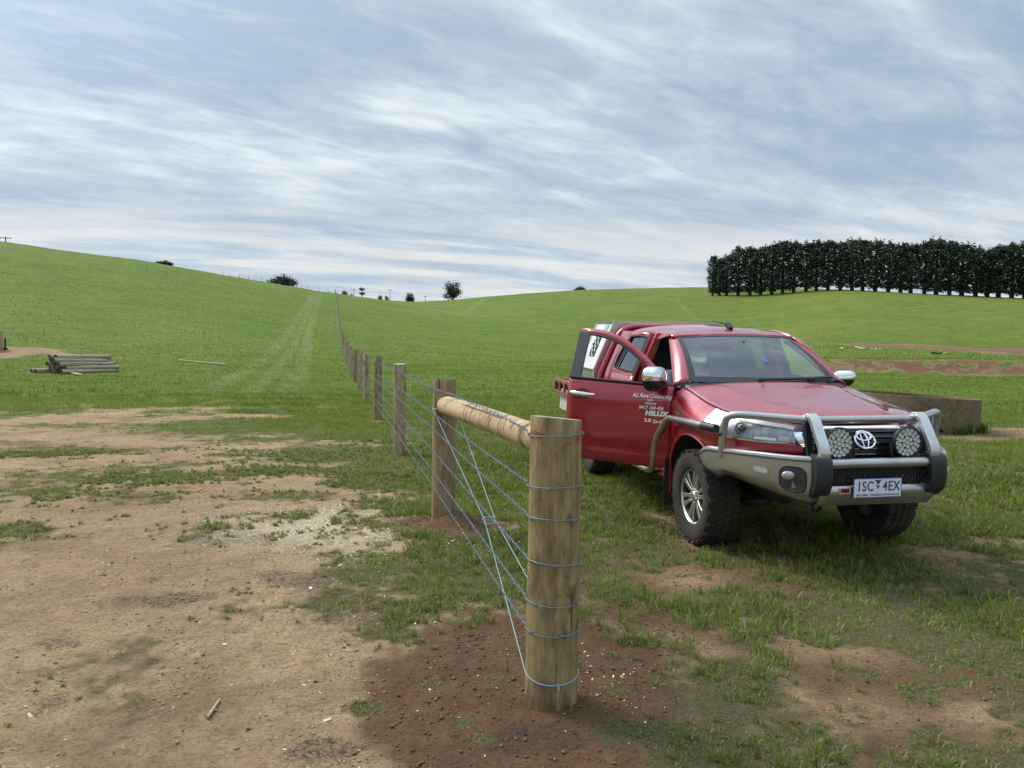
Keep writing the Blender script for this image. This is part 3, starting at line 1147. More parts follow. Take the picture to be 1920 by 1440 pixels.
M_WHITERUST = mat('chipped white steel', (.62, .60, .56), .5, dirt=(.24, .10, .05), dirtf=.85, dscale=22)

UYAW, UROLL, UPITCH = R_(-79.72), .010, .032
ute = empty('ute', (2.394, 6.472, 0.0), (UROLL, UPITCH, UYAW))
tag(ute, 'muddy red dual cab ute with a grey bull bar, driver door standing open', 'ute')
bpy.context.view_layer.update()


def lerp(a, b, t):
    return a + (b - a) * t


_ys = np.array([[.40, .82], [.50, .850], [.60, .872], [.78, .893], [.95, .900], [1.10, .892], [1.20, .874], [1.28, .852], [1.78, .640]])


def ys(z):
    return float(np.interp(z, _ys[:, 0], _ys[:, 1]))


# plan outline of the nose at its widest level (x, half width), seam height and inset of the seam
_pl = np.array([[-.56, .882, 1.272, .105], [-.35, .905, 1.245, .125], [-.15, .922, 1.208, .145], [.0, .926, 1.183, .15], [.15, .918, 1.165, .145],
                [.30, .890, 1.150, .12], [.45, .840, 1.140, .095], [.60, .765, 1.130, .075], [.74, .665, 1.122, .06], [.85, .545, 1.110, .075],
                [.92, .42, 1.102, .095], [.955, .25, 1.10, .110], [.965, 0, 1.10, .115]])
_sa = np.concatenate([[0], np.cumsum(np.hypot(np.diff(_pl[:, 0]), np.diff(_pl[:, 1])))])
_sl = _sa[-1]
_sa /= _sl


def cr(xs, ys_, x):
    """smooth interpolation through the points"""
    xs, ys_ = np.asarray(xs, float), np.asarray(ys_, float)
    m = np.gradient(ys_, xs)
    i = int(np.clip(np.searchsorted(xs, x) - 1, 0, len(xs) - 2))
    h = xs[i + 1] - xs[i]
    t = (x - xs[i]) / h
    return ((2 * t ** 3 - 3 * t ** 2 + 1) * ys_[i] + (t ** 3 - 2 * t ** 2 + t) * h * m[i]
            + (-2 * t ** 3 + 3 * t ** 2) * ys_[i + 1] + (t ** 3 - t ** 2) * h * m[i + 1])


def plan(s):
    return tuple(cr(_sa, _pl[:, k], s) for k in range(4))


def s_at_x(x):
    return float(np.interp(x, _pl[:, 0], _sa))


def s_at_y(y):
    return float(np.interp(-abs(y), -_pl[:, 1], _sa))


def pn(s):
    e = .004
    a, b = plan(max(s - e, 0)), plan(min(s + e, 1))
    tx, ty = b[0] - a[0], b[1] - a[1]
    L = math.hypot(tx, ty)
    return (-ty / L, tx / L)            # outward for the left half (y > 0)


def body_pt(s, z, off=0.0, side=1):
    x, y, zt, ins = plan(s)
    nx, ny = pn(s)
    d = zt - z
    k = max(0.0, 1 - d / .17)
    q = ins * k * k * (1.4 - .4 * k)
    # a pressed line along the wing, and the lower edge tucked under
    q += .018 * ss(.64, .52, z) + .010 * math.exp(-((d - .26) / .05) ** 2)
    return Vector((x + nx * (off - q), side * (y + ny * (off - q)), z))


ARC_R = .535


def zbot(x):
    if abs(x + .01) < ARC_R:
        return max(.70 if x > .2 else 0, .375 +  math.sqrt(max(ARC_R ** 2 - (x + .01) ** 2, 0)))
    return .50 if x < 0 else .70


def nose_shell():
    mb = MB()
    for side in (1, -1):
        S = sorted(set([round(q, 5) for q in np.linspace(0, 1, 90)] + [s_at_x(v) for v in np.linspace(-.01 - ARC_R * .999, -.01 + ARC_R * .999, 44)]))
        Gd = []
        for s in S:
            x, y, zt, ins = plan(s)
            zb = zbot(x)
            row = []
            for j in range(17):
                v = j / 16
                v = 1 - (1 - v) ** 1.5
                row.append(body_pt(s, lerp(zb, zt, v), 0, side))
            Gd.append(row)
        mb.grid(Gd, flip=side < 0)
    return mb


front = nose_shell().build('front_wings', M_RED, ute, ang=40, solid=.012)
# rolled lip and dark liner of each front wheel arch
for side in (1, -1):
    lip = MB()
    P = []
    for a in np.linspace(.66, math.pi + .12, 40):
        x = -.01 + ARC_R * math.cos(a)
        z = max(.375 + ARC_R * math.sin(a), .30)
        P.append(body_pt(s_at_x(x), max(z, .52), .004, side) if z > .5 else body_pt(s_at_x(x), .52, .004, side) + Vector((0, 0, z - .52)))
    lip.tube(P, .013, 8)
    lip.build('arch_lip', M_RED, front)
    ln = MB()
    Gd = []
    for a in np.linspace(.66, math.pi + .25, 28):
        Gd.append([Vector((-.01 + (ARC_R + .012) * math.cos(a), side * yy, .375 + (ARC_R + .012) * math.sin(a))) for yy in (.905, .80, .5, .40)])
    ln.grid(Gd)
    ln.build('arch_liner', M_LINER, front)


# ---- bonnet
def hood_w(x):
    s = s_at_x(min(x + .055 * float(ss(.5, .86, x)), .93))
    xx, y, zt, ins = plan(s)
    return y - ins * .9, zt


def bonnet():
    mb = MB()
    Gd = []
    NT_, NU = 49, 44
    for i in range(NU + 1):
        u = i / NU
        row = []
        for j in range(NT_):
            t = -1 + 2 * j / (NT_ - 1)
            xr = -.350 - .130 * t * t
            xf = .865 - .03 * t * t
            x = xr + (xf - xr) * u
            w, zt = hood_w(x)
            at = abs(t)
            crown = .072 * (1 - at ** 2.3) * lerp(1.0, .62, u)
            ridge = .014 * math.exp(-((at - lerp(.70, .50, u)) / .09) ** 2) * ss(0, .15, u) * ss(1, .85, u)
            plateau = .012 * ss(.62, .42, at) * ss(0, .3, u) * ss(1, .9, u)
            roll = -.030 * max(0, (u - .90) / .10) ** 2
            edge = -.012 * ss(.955, 1.0, at)
            row.append(Vector((x, t * (w - .006), zt + .004 + crown + ridge + plateau + roll + edge)))
        Gd.append(row)
    mb.grid(Gd)
    return mb


bon = bonnet().build('bonnet', M_RED, ute, ang=50, solid=.02)
for side in (1, -1):          # dark shut line between bonnet and wing
    gap = MB()
    pts_ = []
    for x in np.linspace(-.47, .86, 40):
        w, zt = hood_w(x)
        pts_.append(Vector((x, side * (w - .001), zt + .0015)))
    gap.tube(pts_, .0055, 6)
    gap.build('shut_line', M_TRIM, bon)
for side in (1, -1):          # washer jets on the bonnet
    sl = MB()
    sl.box((-.33, side * .36, 1.292), (.03, .035, .016))
    sl.build('washer_jet', M_BLACK, bon, bevel=.004)


# ---- windscreen and cab
def ws(t, v, off=0.0):
    a = abs(t)
    x = lerp(-.395 - .125 * t * t, -1.075 - .065 * t * t, v) + .028 * math.sin(math.pi * v)
    y = t * lerp(.715, .592, v)
    z = lerp(1.300 + .012 * t * t, 1.722 - .026 * t * t, v) + .020 * math.sin(math.pi * v)
    return Vector((x + off * .55, y, z + off * .83))


mb = MB()
mb.grid([[ws(t, v) for v in np.linspace(0, 1, 14)] for t in np.linspace(-1, 1, 25)])
wsc = mb.build('windscreen', M_WS, ute, ang=60)
fr = MB()
T, Vv = np.linspace(-1, 1, 33), np.linspace(0, 1, 17)
fr.grid([[ws(t, 0, .003), ws(t * .985, .10, .003)] for t in T])
fr.grid([[ws(t, 1, .003), ws(t * .985, .968, .003)] for t in T])
for s in (-1, 1):
    fr.grid([[ws(s, v, .003), ws(s * lerp(.925, .94, v), v, .003)] for v in Vv])
fr.build('black_border', M_TRIM, wsc, ang=60)
cb = MB()          # cowl below the glass
cb.grid([[Vector((-.335 - .115 * t * t, t * .80, 1.280 - .025 * t * t)), ws(t, 0, -.004) + Vector((0, t * .03, -.006))] for t in np.linspace(-1, 1, 25)])
cb.build('cowl', M_BLACK, ute, ang=60, solid=.02)
for i, (y0, y1) in enumerate(((-.12, .46), (.42, .70))):
    wp = MB()
    pts = [ws(y / .73, .035 + .008 * math.sin(q * 3), .02) for q, y in zip(np.linspace(0, 1, 9), np.linspace(y0, y1, 9))]
    wp.rect(pts, .014, .016)
    wp.box(pts[0] + Vector((0.02, 0, -.012)), (.05, .05, .03))
    wp.build('wiper', M_TRIM, ute)
st = MB()
st.lathe([(.0, .003), (.023, .003), (.026, .0)], 20, Matrix.Translation(ws(.13, .44, .0)) @ Matrix.Rotation(R_(57), 4, 'Y'))
st.build('round_sticker', mat('blue sticker', (.10, .22, .55), .5), wsc)
mr = MB()
mr.box((-.96, 0, 1.585), (.03, .20, .065))
mr.tube([(-.96, 0, 1.6), (-.94, 0, 1.67)], .012)
mr.build('rear_view_mirror', M_TRIM, ute, bevel=.012)

_rz = np.array([[-1.08, 1.728], [-1.17, 1.753], [-1.36, 1.783], [-1.7, 1.806], [-2.0, 1.815], [-2.3, 1.808], [-2.6, 1.79], [-2.74, 1.775]])


def roof_pt(x, t, dz=0.0):
    a = abs(t)
    z = cr(-_rz[:, 0], _rz[:, 1], -x)
    w = .615 + .02 * float(ss(-1.5, -1.1, x)) + .012 * math.sin((x + 1.2) * 1.5)
    return Vector((x - (.075 * t * t if x > -1.2 else .075 * t * t * ss(-2.0, -1.2, x)), t * w, z - lerp(.020, .030, float(ss(-1.1, -1.5, x))) * t * t - lerp(.004, .05, float(ss(-1.1, -1.5, x))) * a ** 7 + dz - .006 * math.exp(-((a - .5) / .05) ** 2)))


rf = MB()
rf.grid([[roof_pt(x, t) for t in np.linspace(-1, 1, 41)] for x in np.linspace(-1.078, -2.64, 36)])
roof = rf.build('roof', M_RED, ute, ang=60, solid=.02)
rl = MB()
rl.grid([[roof_pt(x, t * .95, -.05) for t in np.linspace(-1, 1, 13)] for x in np.linspace(-1.16, -2.60, 12)])
rl.build('roof_lining', M_LINING, ute)
an = MB()
an.rect([(-1.28, .03, 1.775), (-1.33, .03, 1.815), (-1.36, .03, 1.825)], .045, .05, (0, 1, 0))
an.tube([(-1.32, .03, 1.82), (-1.46, -.09, 1.862)], [.008, .005], 6)
an.build('antenna', M_BLACK, ute, bevel=.008)

DX = -.525                       # hinge line of the front doors
DL = 1.085                      # length of a front door
for side in (1, -1):
    ap = MB()                   # windscreen pillar
    Gd = []
    for v in np.linspace(-.02, 1.01, 14):
        i = ws(1, max(min(v, 1), 0)) + Vector((-.004, 0, .004 - .004 * max(0, v)))
        o = Vector((lerp(-.585, -1.225, v), lerp(.842, .640, v), lerp(1.262, 1.674, v) + .02 * math.sin(math.pi * max(0, min(1, v)))))
        m_ = (i + o) / 2 + Vector((.02, .012, .014)) * (1 - .75 * max(0, v) ** 3)
        kv = 1 - max(0, min(1, v)) ** 2
        row = [i, (i * 2 + m_) / 3 + Vector((.007, .002, .006)) * kv, m_, (o * 2 + m_) / 3 + Vector((.004, .008, .006)) * kv, o, o + Vector((-.03, -.05, -.02))]
        Gd.append([Vector((p.x, p.y * side, p.z)) for p in row])
    ap.grid(Gd)
    ap.build('windscreen_pillar', M_RED, ute, ang=60, solid=.004)
    # roof rail over the doors
    ra = MB()
    P = [roof_pt(x, 1) for x in np.linspace(-1.18, -2.64, 16)]
    Gd = []
    for p in P:
        kk = .03 + .97 * float(ss(-1.24, -1.60, p.x))
        Gd.append([Vector((p.x, side * (p.y - .014), p.z - .003)), Vector((p.x, side * (p.y + .016 * kk), p.z - .012)), Vector((p.x, side * (p.y + .038 * kk), p.z - .02 - .03 * kk)),
                   Vector((p.x, side * (p.y - .03), p.z - .025 - .035 * kk))])
    ra.grid(Gd)
    ra.build('roof_rail', M_RED, ute, ang=50)
    # sill, pillar between the doors, corner at the rear of the cab
    sb = MB()
    sb.box((-1.520, side * .79, .45), (2.2, .13, .12))
    sb.build('sill', M_RED, ute, bevel=.03)
    bp = MB()
    bp.prism([Vector((x, side * (ys(z) - .02), z)) for x, z in ((-1.560, .48), (-1.670, .48), (-1.670, 1.28), (-1.660, 1.73), (-1.570, 1.73), (-1.560, 1.28))], (0, -side * .08, 0))
    bp.build('door_pillar', M_RED, ute, bevel=.006)

    # rear door, closed
    dr = MB()
    zz = np.concatenate([np.linspace(.51, 1.28, 14)])
    Gd = [[Vector((x, side * (ys(z) + .004), z)) for z in zz] for x in np.linspace(-1.635, -2.430, 10)]
    dr.grid(Gd)
    outer = [(-1.635, 1.28), (-1.645, 1.50), (-1.660, 1.735), (-1.970, 1.745), (-2.270, 1.725), (-2.390, 1.64), (-2.455, 1.45), (-2.430, 1.28)]
    inner = [(-1.700, 1.315), (-1.705, 1.50), (-1.720, 1.685), (-1.970, 1.695), (-2.230, 1.68), (-2.310, 1.60), (-2.370, 1.45), (-2.360, 1.335)]

    def sidep(x, z, off=.004):
        return Vector((x, side * (ys(z) + off), z))

    V = [sidep(*p) for p in outer] + [sidep(*p) for p in inner]
    n = len(outer)
    dr.add(V, [(i, (i + 1) % n, n + (i + 1) % n, n + i) for i in range(n)])
    rd = dr.build('rear_door', M_RED, ute, ang=30, solid=.025)
    sw = MB()
    sw.add([sidep(x, z, -.012) for x, z in inner], [tuple(range(n))])
    sw.build('window', M_WIN, rd, smooth=False)
    sl_ = MB()
    pts = [sidep(x, z, .002) for x, z in inner]
    sl_.tube(pts + [pts[0]], .011, 6, cap=False)
    sl_.rect([sidep(-2.285, 1.335, .003), sidep(-2.215, 1.675, .003)], .022, .012)
    sl_.build('window_seal', M_TRIM, rd)
    bl = MB()
    bl.add([sidep(x, z, .008) for x, z in ((-1.638, 1.29), (-1.695, 1.29), (-1.715, 1.725), (-1.660, 1.73))], [(0, 1, 2, 3)])
    bl.build('pillar_trim', M_TRIM, rd, smooth=False, solid=.004)
    hd = MB()
    hd.tube([Vector((x, side * (ys(1.08) + .03 + .014 * math.sin(q * math.pi)), 1.08)) for q, x in zip(np.linspace(0, 1, 9), np.linspace(-2.090, -2.290, 9))], .014, 8)
    hd.build('handle', M_CHROME, rd)
    # rear quarter of the cab
    cq = MB()
    zs = [.55, .7, .9, 1.1, 1.22, 1.29, 1.45, 1.6, 1.74]
    cq.grid([[Vector((x0 - .018, side * (ys(z) + .002), z)), Vector((x1, side * (ys(z) - .004), z)), Vector((x1 - .02, side * (ys(z) - .06), z))]
             for z, x0, x1 in zip(zs, (-2.440, -2.440, -2.440, -2.440, -2.440, -2.440, -2.460, -2.400, -2.270), (-2.610,) * 9)])
    cq.build('cab_corner', M_RED, ute, ang=40)
bw = MB()
bw.prism([Vector((-2.605, y, z)) for y, z in ((-.80, .55), (.80, .55), (.86, 1.1), (.82, 1.28), (.62, 1.72), (0, 1.77), (-.62, 1.72), (-.82, 1.28), (-.86, 1.1))], (-.015, 0, 0))
bw.build('cab_back', M_RED, ute, smooth=False)
gw = MB()
gw.prism([Vector((-2.621, y, z)) for y, z in ((-.62, 1.30), (.62, 1.30), (.52, 1.64), (-.52, 1.64))], (-.006, 0, 0))
gw.build('rear_window', M_WIN, ute, smooth=False)


# ---- front doors
def front_door(tf, side, opened):
    """tf(l, out, z): l metres back from the hinge, out metres from the car's centre line"""
    mb = MB()
    Ls = np.linspace(0, DL, 20)
    sill = lambda l: lerp(1.262, 1.298, l / DL)

    def skin(l, z, off=0.0):
        o = ys(z) + .004 + off
        o -= .010 * math.exp(-((z - .66) / .02) ** 2)          # pressed line low on the door
        o += .006 * math.exp(-((z - 1.16) / .03) ** 2)
        o -= .012 * ss(.05, 0, l)
        return tf(l, o, z)

    rows = []
    for l in Ls:
        zb = .515 + .03 * ss(.10, 0, l)
        rows.append([skin(l, lerp(zb, sill(l), v)) for v in np.linspace(0, 1, 22)])
    mb.grid(rows)
    K = DL / 1.155
    top = [(.02, 1.262), (.10, 1.335), (.20, 1.42), (.35, 1.53), (.50, 1.625), (.64, 1.692), (.78, 1.738), (.92, 1.762), (1.04, 1.772), (DL, 1.772)]
    ins = [(.22, 1.285), (.235, 1.335), (.28, 1.395), (.40, 1.487), (.53, 1.568), (.66, 1.632), (.79, 1.678), (.92, 1.703), (1.00, 1.713), (1.03, 1.713)]
    top = [(l * K if l < DL - .01 else DL, z) for l, z in top]
    ins = [(l * K, z) for l, z in ins]
    V = [skin(*p) for p in top] + [skin(*p) for p in ins]
    n = len(top)
    mb.add(V, [(i, i + 1, n + i + 1, n + i) for i in range(n - 1)])
    # mirror corner below the frame
    mb.add([skin(.02 * K, 1.262), skin(.22 * K, 1.285), skin(.235 * K, 1.335), skin(.22 * K, sill(.22))], [(0, 1, 3)])
    door = mb.build('front_door', M_RED, ute, ang=30, solid=.032, off=-1 if True else 1)
    if opened:
        door['label'] = 'driver door standing wide open with sign writing on it'
    # inner trim, black rear upright of the frame, waist seal
    it = MB()
    it.grid([[tf(l, ys(z) - .075 - .03 * ss(1.0, .8, z), z) for z in np.linspace(.56, 1.27, 10)] for l in np.linspace(.04, DL - .03, 8)])
    it.build('inner_trim', M_CABIN, door, solid=.03)
    up = MB()
    up.prism([skin(l, z, .005) for l, z in ((1.03 * K, 1.30), (DL, 1.302), (DL, 1.745), (1.03 * K, 1.722))], tf(0, -.02, 0) - tf(0, 0, 0))
    up.build('frame_upright', mat('satin black', (.035, .04, .048), .42), door, smooth=False)
    se = MB()
    se.tube([skin(l, sill(l) + .006, .004) for l in np.linspace(.20, DL, 10)], .012, 6)
    se.tube([skin(l, z, .001) for l, z in ins], .011, 6)
    se.tube([skin(.22, 1.29), skin(.235, 1.335), skin(.28, 1.395)], .011, 6)
    se.build('window_seal', M_TRIM, door)
    if not opened:
        gl = MB()
        gp = [skin(l, z, -.014) for l, z in ins] + [skin(1.03 * K, 1.30, -.014), skin(.22, 1.28, -.014)]
        gl.add(gp, [tuple(range(len(gp)))])
        gl.build('window', M_WINC, door, smooth=False)
    # handle over a flat patch coloured dark as the scoop's shade
    h = MB()
    P = []
    for q in np.linspace(0, 1, 13):
        l = lerp(DL - .045, DL - .30, q)
        P.append(skin(l, 1.155 - .022 * (q > 2) - .010 * q, .018 + .022 * math.sin(math.pi * q) ** .6))
    h.tube(P, [.012 + .006 * math.sin(math.pi * q) for q in np.linspace(0, 1, 13)], 10, sq=(.8, 1.25))
    h.build('handle', M_CHROME, door)
    scp = MB()
    c = skin(DL - .17, 1.15, .0012)
    ex = (skin(DL - .18, 1.15) - skin(DL - .16, 1.15)).normalized()
    ez = (skin(DL - .17, 1.16) - skin(DL - .17, 1.14)).normalized()
    scp.add([c + ex * .085 * math.cos(a) + ez * .05 * math.sin(a) for a in np.linspace(0, 2 * math.pi, 24, endpoint=False)], [tuple(range(24))])
    scp.build('scoop_shade', mat('shaded red paint', (.10, .006, .012), .3, coat=.6), door, smooth=False)
    # mirror: chrome cap over a black shell
    mi = MB()
    cpt = skin(.14, 1.335 if opened else 1.325, .155 if opened else .055)
    ux = (tf(0, 1, 0) - tf(0, 0, 0))            # away from the door
    ul = (tf(1, 0, 0) - tf(0, 0, 0))            # backwards along the door
    Rm = Matrix((ux, ul, Vector((0, 0, 1)))).transposed()

    MS = 1.14 if opened else .76

    def shell(z0, z1, r, m):
        Gd = []
        for th in np.linspace(z0, z1, 12):
            row = []
            for k in range(28):
                a = 2 * math.pi * k / 28
                ca, sa = math.cos(a), math.sin(a)
                ex_ = math.copysign(abs(ca) ** .75, ca) * .145 * (1 + .10 * math.sin(th))
                ey_ = math.copysign(abs(sa) ** .8, sa) * (.085 if sa < 0 else .055)
                rr = max(math.cos(th), 0.0) ** .55
                p = Vector((ex_ * rr + .012 * math.sin(th), ey_ * rr, .100 * math.sin(th)))
                row.append(cpt + (Rm @ p) * r * MS)
            Gd.append(row)
        return MB().grid(Gd, wrap=True)

    mir = shell(-math.pi / 2, math.radians(-3), 1.0, 0).build('mirror', M_TRIM, door, ang=60)
    shell(math.radians(-4), math.pi / 2, 1.012, 0).build('mirror_cap', M_CHROME, mir if False else door, ang=60)
    ar = MB()
    ar.tube([skin(.13, 1.262, -.005), skin(.135, 1.262, .06), cpt + Vector((0, 0, -.07))], .03, 10, sq=(1, .7))
    ar.build('mirror_arm', M_TRIM, door)
    mg = MB()
    bc = cpt + ul * .052
    mg.add([bc + ux * (.115 * math.cos(a)) + Vector((0, 0, .07 * math.sin(a))) for a in np.linspace(0, 2 * math.pi, 20, endpoint=False)], [tuple(range(20))])
    mg.build('mirror_glass', M_CHROME, door, smooth=False)
    if not opened:
        return door
    # sign writing, set on the skin

    def face(l, z):
        o = skin(l, z, .0025)
        ex_ = (skin(l - .06, z, .0025) - skin(l + .06, z, .0025)).normalized()
        ez_ = (skin(l, z + .02, .0025) - skin(l, z - .02, .0025)).normalized()
        nn = ex_.cross(ez_).normalized()
        ez_ = nn.cross(ex_)
        return Matrix.Translation(o) @ Matrix((ex_, ez_, nn)).transposed().to_4x4()

    text_obj('A.L Rural Contracting', .054, face(.195, 1.170), M_WHITE, door, shear=.35, bold=.0004, wide=.90, space=.9)
    ru = MB()
    for l0, l1 in ((.315, .245), (.165, .095)):
        ru.rect([skin(l0, 1.135, .003), skin(l1, 1.135, .003)], .003, .002)
    Mf = face(.205, 1.135)
    ru.add([Mf @ Vector((.034 * math.cos(a), .011 * math.sin(a), 0)) for a in np.linspace(0, 2 * math.pi, 16, endpoint=False)], [tuple(range(16))])
    ru.build('rule', mat('grey print', (.55, .48, .50), .5), door, smooth=False)
    text_obj('Gisborne', .030, face(.205, 1.105), M_WHITE, door, shear=.35, bold=.0004)
    text_obj('0417 104 426', .043, face(.195, 1.064), M_WHITE, door, shear=.2, bold=.0008, wide=1.0)
    text_obj('HILUX', .058, face(.140, 1.014), M_BADGE, door, 'badge', shear=.15, bold=.0035, depth=.004, wide=1.22, space=1.08)
    text_obj('2.8', .042, face(.222, .950), M_BADGE, door, 'badge', bold=.0018, depth=.003, wide=1.25, space=1.05)
    text_obj('D-4D', .042, face(.105, .942), M_BADGE, door, 'badge', bold=.0018, depth=.003, wide=1.25, space=1.05)
    return door


PHI = R_(44.5)
HIN = Vector((DX, -.875, 0))


def tf_open(l, o, z):
    # closed: (DX - l, -o, z); swung about the hinge line so the tail moves outwards
    dx, dy = -l, -(o - .875)
    c, s = math.cos(PHI), math.sin(PHI)
    return HIN + Vector((dx * c - dy * s * -1 * -1, dx * s + dy * c, z))


door_open = front_door(tf_open, -1, True)
door_shut = front_door(lambda l, o, z: Vector((DX - l, o, z)), 1, False)

# ---- cabin
ca = MB()
Gd = []
for y in np.linspace(-.74, .74, 15):
    k = .02 * math.exp(-((y + .36) / .2) ** 2)
    Gd.append([Vector((-.55 - .1 * (y / .74) ** 2, y, 1.245)), Vector((-.75, y, 1.262 + k)), Vector((-.93, y, 1.245 + k * 1.5)), Vector((-1.0, y, 1.19)), Vector((-.98, y, 1.05)),
               Vector((-.90, y, .85)), Vector((-.80, y, .70))])
ca.grid(Gd)
ca.build('dashboard', M_CABIN, ute, ang=60, solid=.02).location.x = .12
swh = MB()
SWC = Vector((-1.10, -.37, 1.175))
SWR = Matrix.Rotation(R_(-62), 4, 'Y')
ring = [SWC + (SWR @ Vector((.185 * math.cos(a), .185 * math.sin(a), 0))) for a in np.linspace(0, 2 * math.pi, 33)]
swh.tube(ring, .016, 8, cap=False)
for a in (0.1, math.pi - .1, -math.pi / 2):
    swh.rect([SWC + (SWR @ Vector((0.03 * math.sin(a), .03 * math.cos(a), 0))), SWC + (SWR @ Vector((.185 * math.sin(a), .185 * math.cos(a), 0)))], .035, .015)
swh.ball(SWC, (.05, .06, .06))
swh.build('steering_wheel', M_TRIM, ute).location.x = .10
for y in (-.37, .37):
    s_ = MB()
    s_.box((-1.62, y, .90), (.50, .50, .16), Matrix.Rotation(R_(-6), 3, 'Y'))
    s_.box((-1.90, y, 1.22), (.15, .48, .64), Matrix.Rotation(R_(-16), 3, 'Y'), taper=.85)
    s_.box((-2.02, y, 1.60), (.10, .26, .17), Matrix.Rotation(R_(-12), 3, 'Y'), taper=.9)
    s_.tube([(-1.99, y - .06, 1.5), (-2.0, y - .06, 1.56)], .01)
    s_.tube([(-1.99, y + .06, 1.5), (-2.0, y + .06, 1.56)], .01)
    s_.build('seat', M_SEAT, ute, bevel=.04, bseg=3).location.x = .10
rs = MB()
rs.box((-2.42, 0, .90), (.46, 1.36, .18))
rs.box((-2.62, 0, 1.22), (.13, 1.36, .55), Matrix.Rotation(R_(-10), 3, 'Y'))
for y in (-.4, .4):
    rs.box((-2.67, y, 1.55), (.09, .25, .14))
rs.build('rear_seat', M_SEAT, ute, bevel=.04, bseg=3).location.x = .10
fl = MB()
fl.box((-1.75, 0, .55), (2.0, 1.5, .06))
fl.box((-.72, 0, .80), (.05, 1.5, .55))
fl.box((-1.5, 0, .72), (1.3, .24, .30))
fl.build('cabin_floor', M_CABIN, ute)


# ---- lamps in the nose
def patch(mb, s0, s1, lo, hi, off, side, ns=18, nz=6, mi=0):
    Gd = []
    for i in range(ns + 1):
        q = i / ns
        s = lerp(s0, s1, q)
        a, b = lo(q), hi(q)
        Gd.append([body_pt(s, lerp(a, b, j / nz), off, side) for j in range(nz + 1)])
    return mb.grid(Gd, mi=mi, flip=side < 0)


S0, S1 = s_at_x(.20), s_at_y(.50)
hl_lo = lambda q: lerp(1.045, .964, min(1, q / .35) ** .6) + .014 * ss(.75, 1, q)
hl_hi = lambda q: lerp(1.156, 1.100, q ** .9) - .008 * ss(.9, 1, q)
for side in (1, -1):
    h = MB()
    patch(h, S0, S1, hl_lo, hl_hi, .004, side, 26)
    head = h.build('headlight', M_LAMPD, ute, ang=60)
    q_ = MB()
    patch(q_, S0, lerp(S0, S1, .25), lambda q: hl_lo(q * .25) + .006, lambda q: hl_hi(q * .25) - .006, .010, side, 8, 4)
    patch(q_, lerp(S0, S1, .28), lerp(S0, S1, .95), lambda q: hl_lo(lerp(.28, .95, q)) - .002, lambda q: hl_lo(lerp(.28, .95, q)) + .012 * (1 - q), .018, side, 12, 2)
    patch(q_, lerp(S0, S1, .64), lerp(S0, S1, .84), lambda q: hl_lo(.8) + .016, lambda q: hl_lo(.8) + .034, .012, side, 5, 2)
    q_.build('reflector', M_LAMP, head)
    d_ = MB()
    patch(d_, lerp(S0, S1, .02), lerp(S0, S1, .98), lambda q: hl_hi(q) - .028, lambda q: hl_hi(q) - .003, .016, side, 22, 2)
    d_.build('lamp_strip', M_DRL, head)
    am = MB()
    patch(am, lerp(S0, S1, .86), lerp(S0, S1, .95), lambda q: hl_lo(.9) + .012, lambda q: hl_lo(.9) + .045, .014, side, 4, 2)
    am.build('turn_lamp', M_AMBER, head)
    # projector lamp
    sp = lerp(S0, S1, .50)
    c = body_pt(sp, (hl_lo(.5) + hl_hi(.5)) / 2 - .006, .012, side)
    nx, ny = pn(sp)
    nd = Vector((nx, ny * side, 0)) * .55 + Vector((.45, 0, 0))
    Mx = Matrix.Translation(c) @ nd.to_track_quat('Z', 'Y').to_matrix().to_4x4()
    pr = MB()
    pr.lathe([(.036, 0), (.046, .014), (.058, .012), (.060, 0)], 28, Mx)
    pr.build('lamp_ring', M_SILVER, head)
    pl_ = MB()
    pl_.ball(Mx @ Vector((0, 0, -.004)), .034, 18)
    pl_.build('projector', mat('dark lens', (.03, .04, .05), .04, coat=1), head)
    cv = MB()
    patch(cv, S0, S1, hl_lo, hl_hi, .026, side, 26)
    cv.build('lens', M_CLEAR, head, ang=60)
    bs = MB()          # black edge between lamp and grille
    patch(bs, S1, s_at_y(.452), lambda q: .955, lambda q: lerp(hl_hi(1), 1.09, q), .006, side, 4, 4)
    bs.build('lamp_surround', M_TRIM, ute)

# grille between the lamps
gr = MB()
for side in (1, -1):
    patch(gr, s_at_y(.452), 1.0, lambda q: .80, lambda q: 1.088, .010, side, 14, 6)
grl = gr.build('grille', M_TRIM, ute, ang=60)
sla = MB()
for z in (.86, .90, .94, .98, 1.02, 1.055):
    for side in (1, -1):
        sla.tube([body_pt(s_at_y(y), z, .022, side) for y in np.linspace(.40, 0, 12)], .0085, 6)
sla.build('slats', mat('glossy black', (.006, .006, .008), .12, coat=1), grl)
ch = MB()
for side in (1, -1):
    patch(ch, s_at_y(.425), 1.0, lambda q: 1.066, lambda q: 1.094, .030, side, 14, 3)
    Gd = []
    for z in np.linspace(.86, 1.085, 8):
        yo = lerp(.40, .515, ss(.84, 1.06, z))
        yi = yo - lerp(.06, .095, ss(.86, 1.06, z))
        Gd.append([body_pt(s_at_y(yo), z, .008, side), body_pt(s_at_y((yo + yi) / 2), z, .034, side), body_pt(s_at_y(yi), z, .020, side)])
    ch.grid(Gd)
ch.build('chrome_frame', M_CHROME, grl, ang=50)
em = MB()


def oval(cx, cz, rx, rz, r):
    def xf(z):
        return body_pt(1.0, z, .034).x
    return [Vector((xf(cz + rz * math.sin(a)), cx - .012 + rx * math.cos(a), cz + rz * math.sin(a))) for a in np.linspace(0, 2 * math.pi, 41)], r


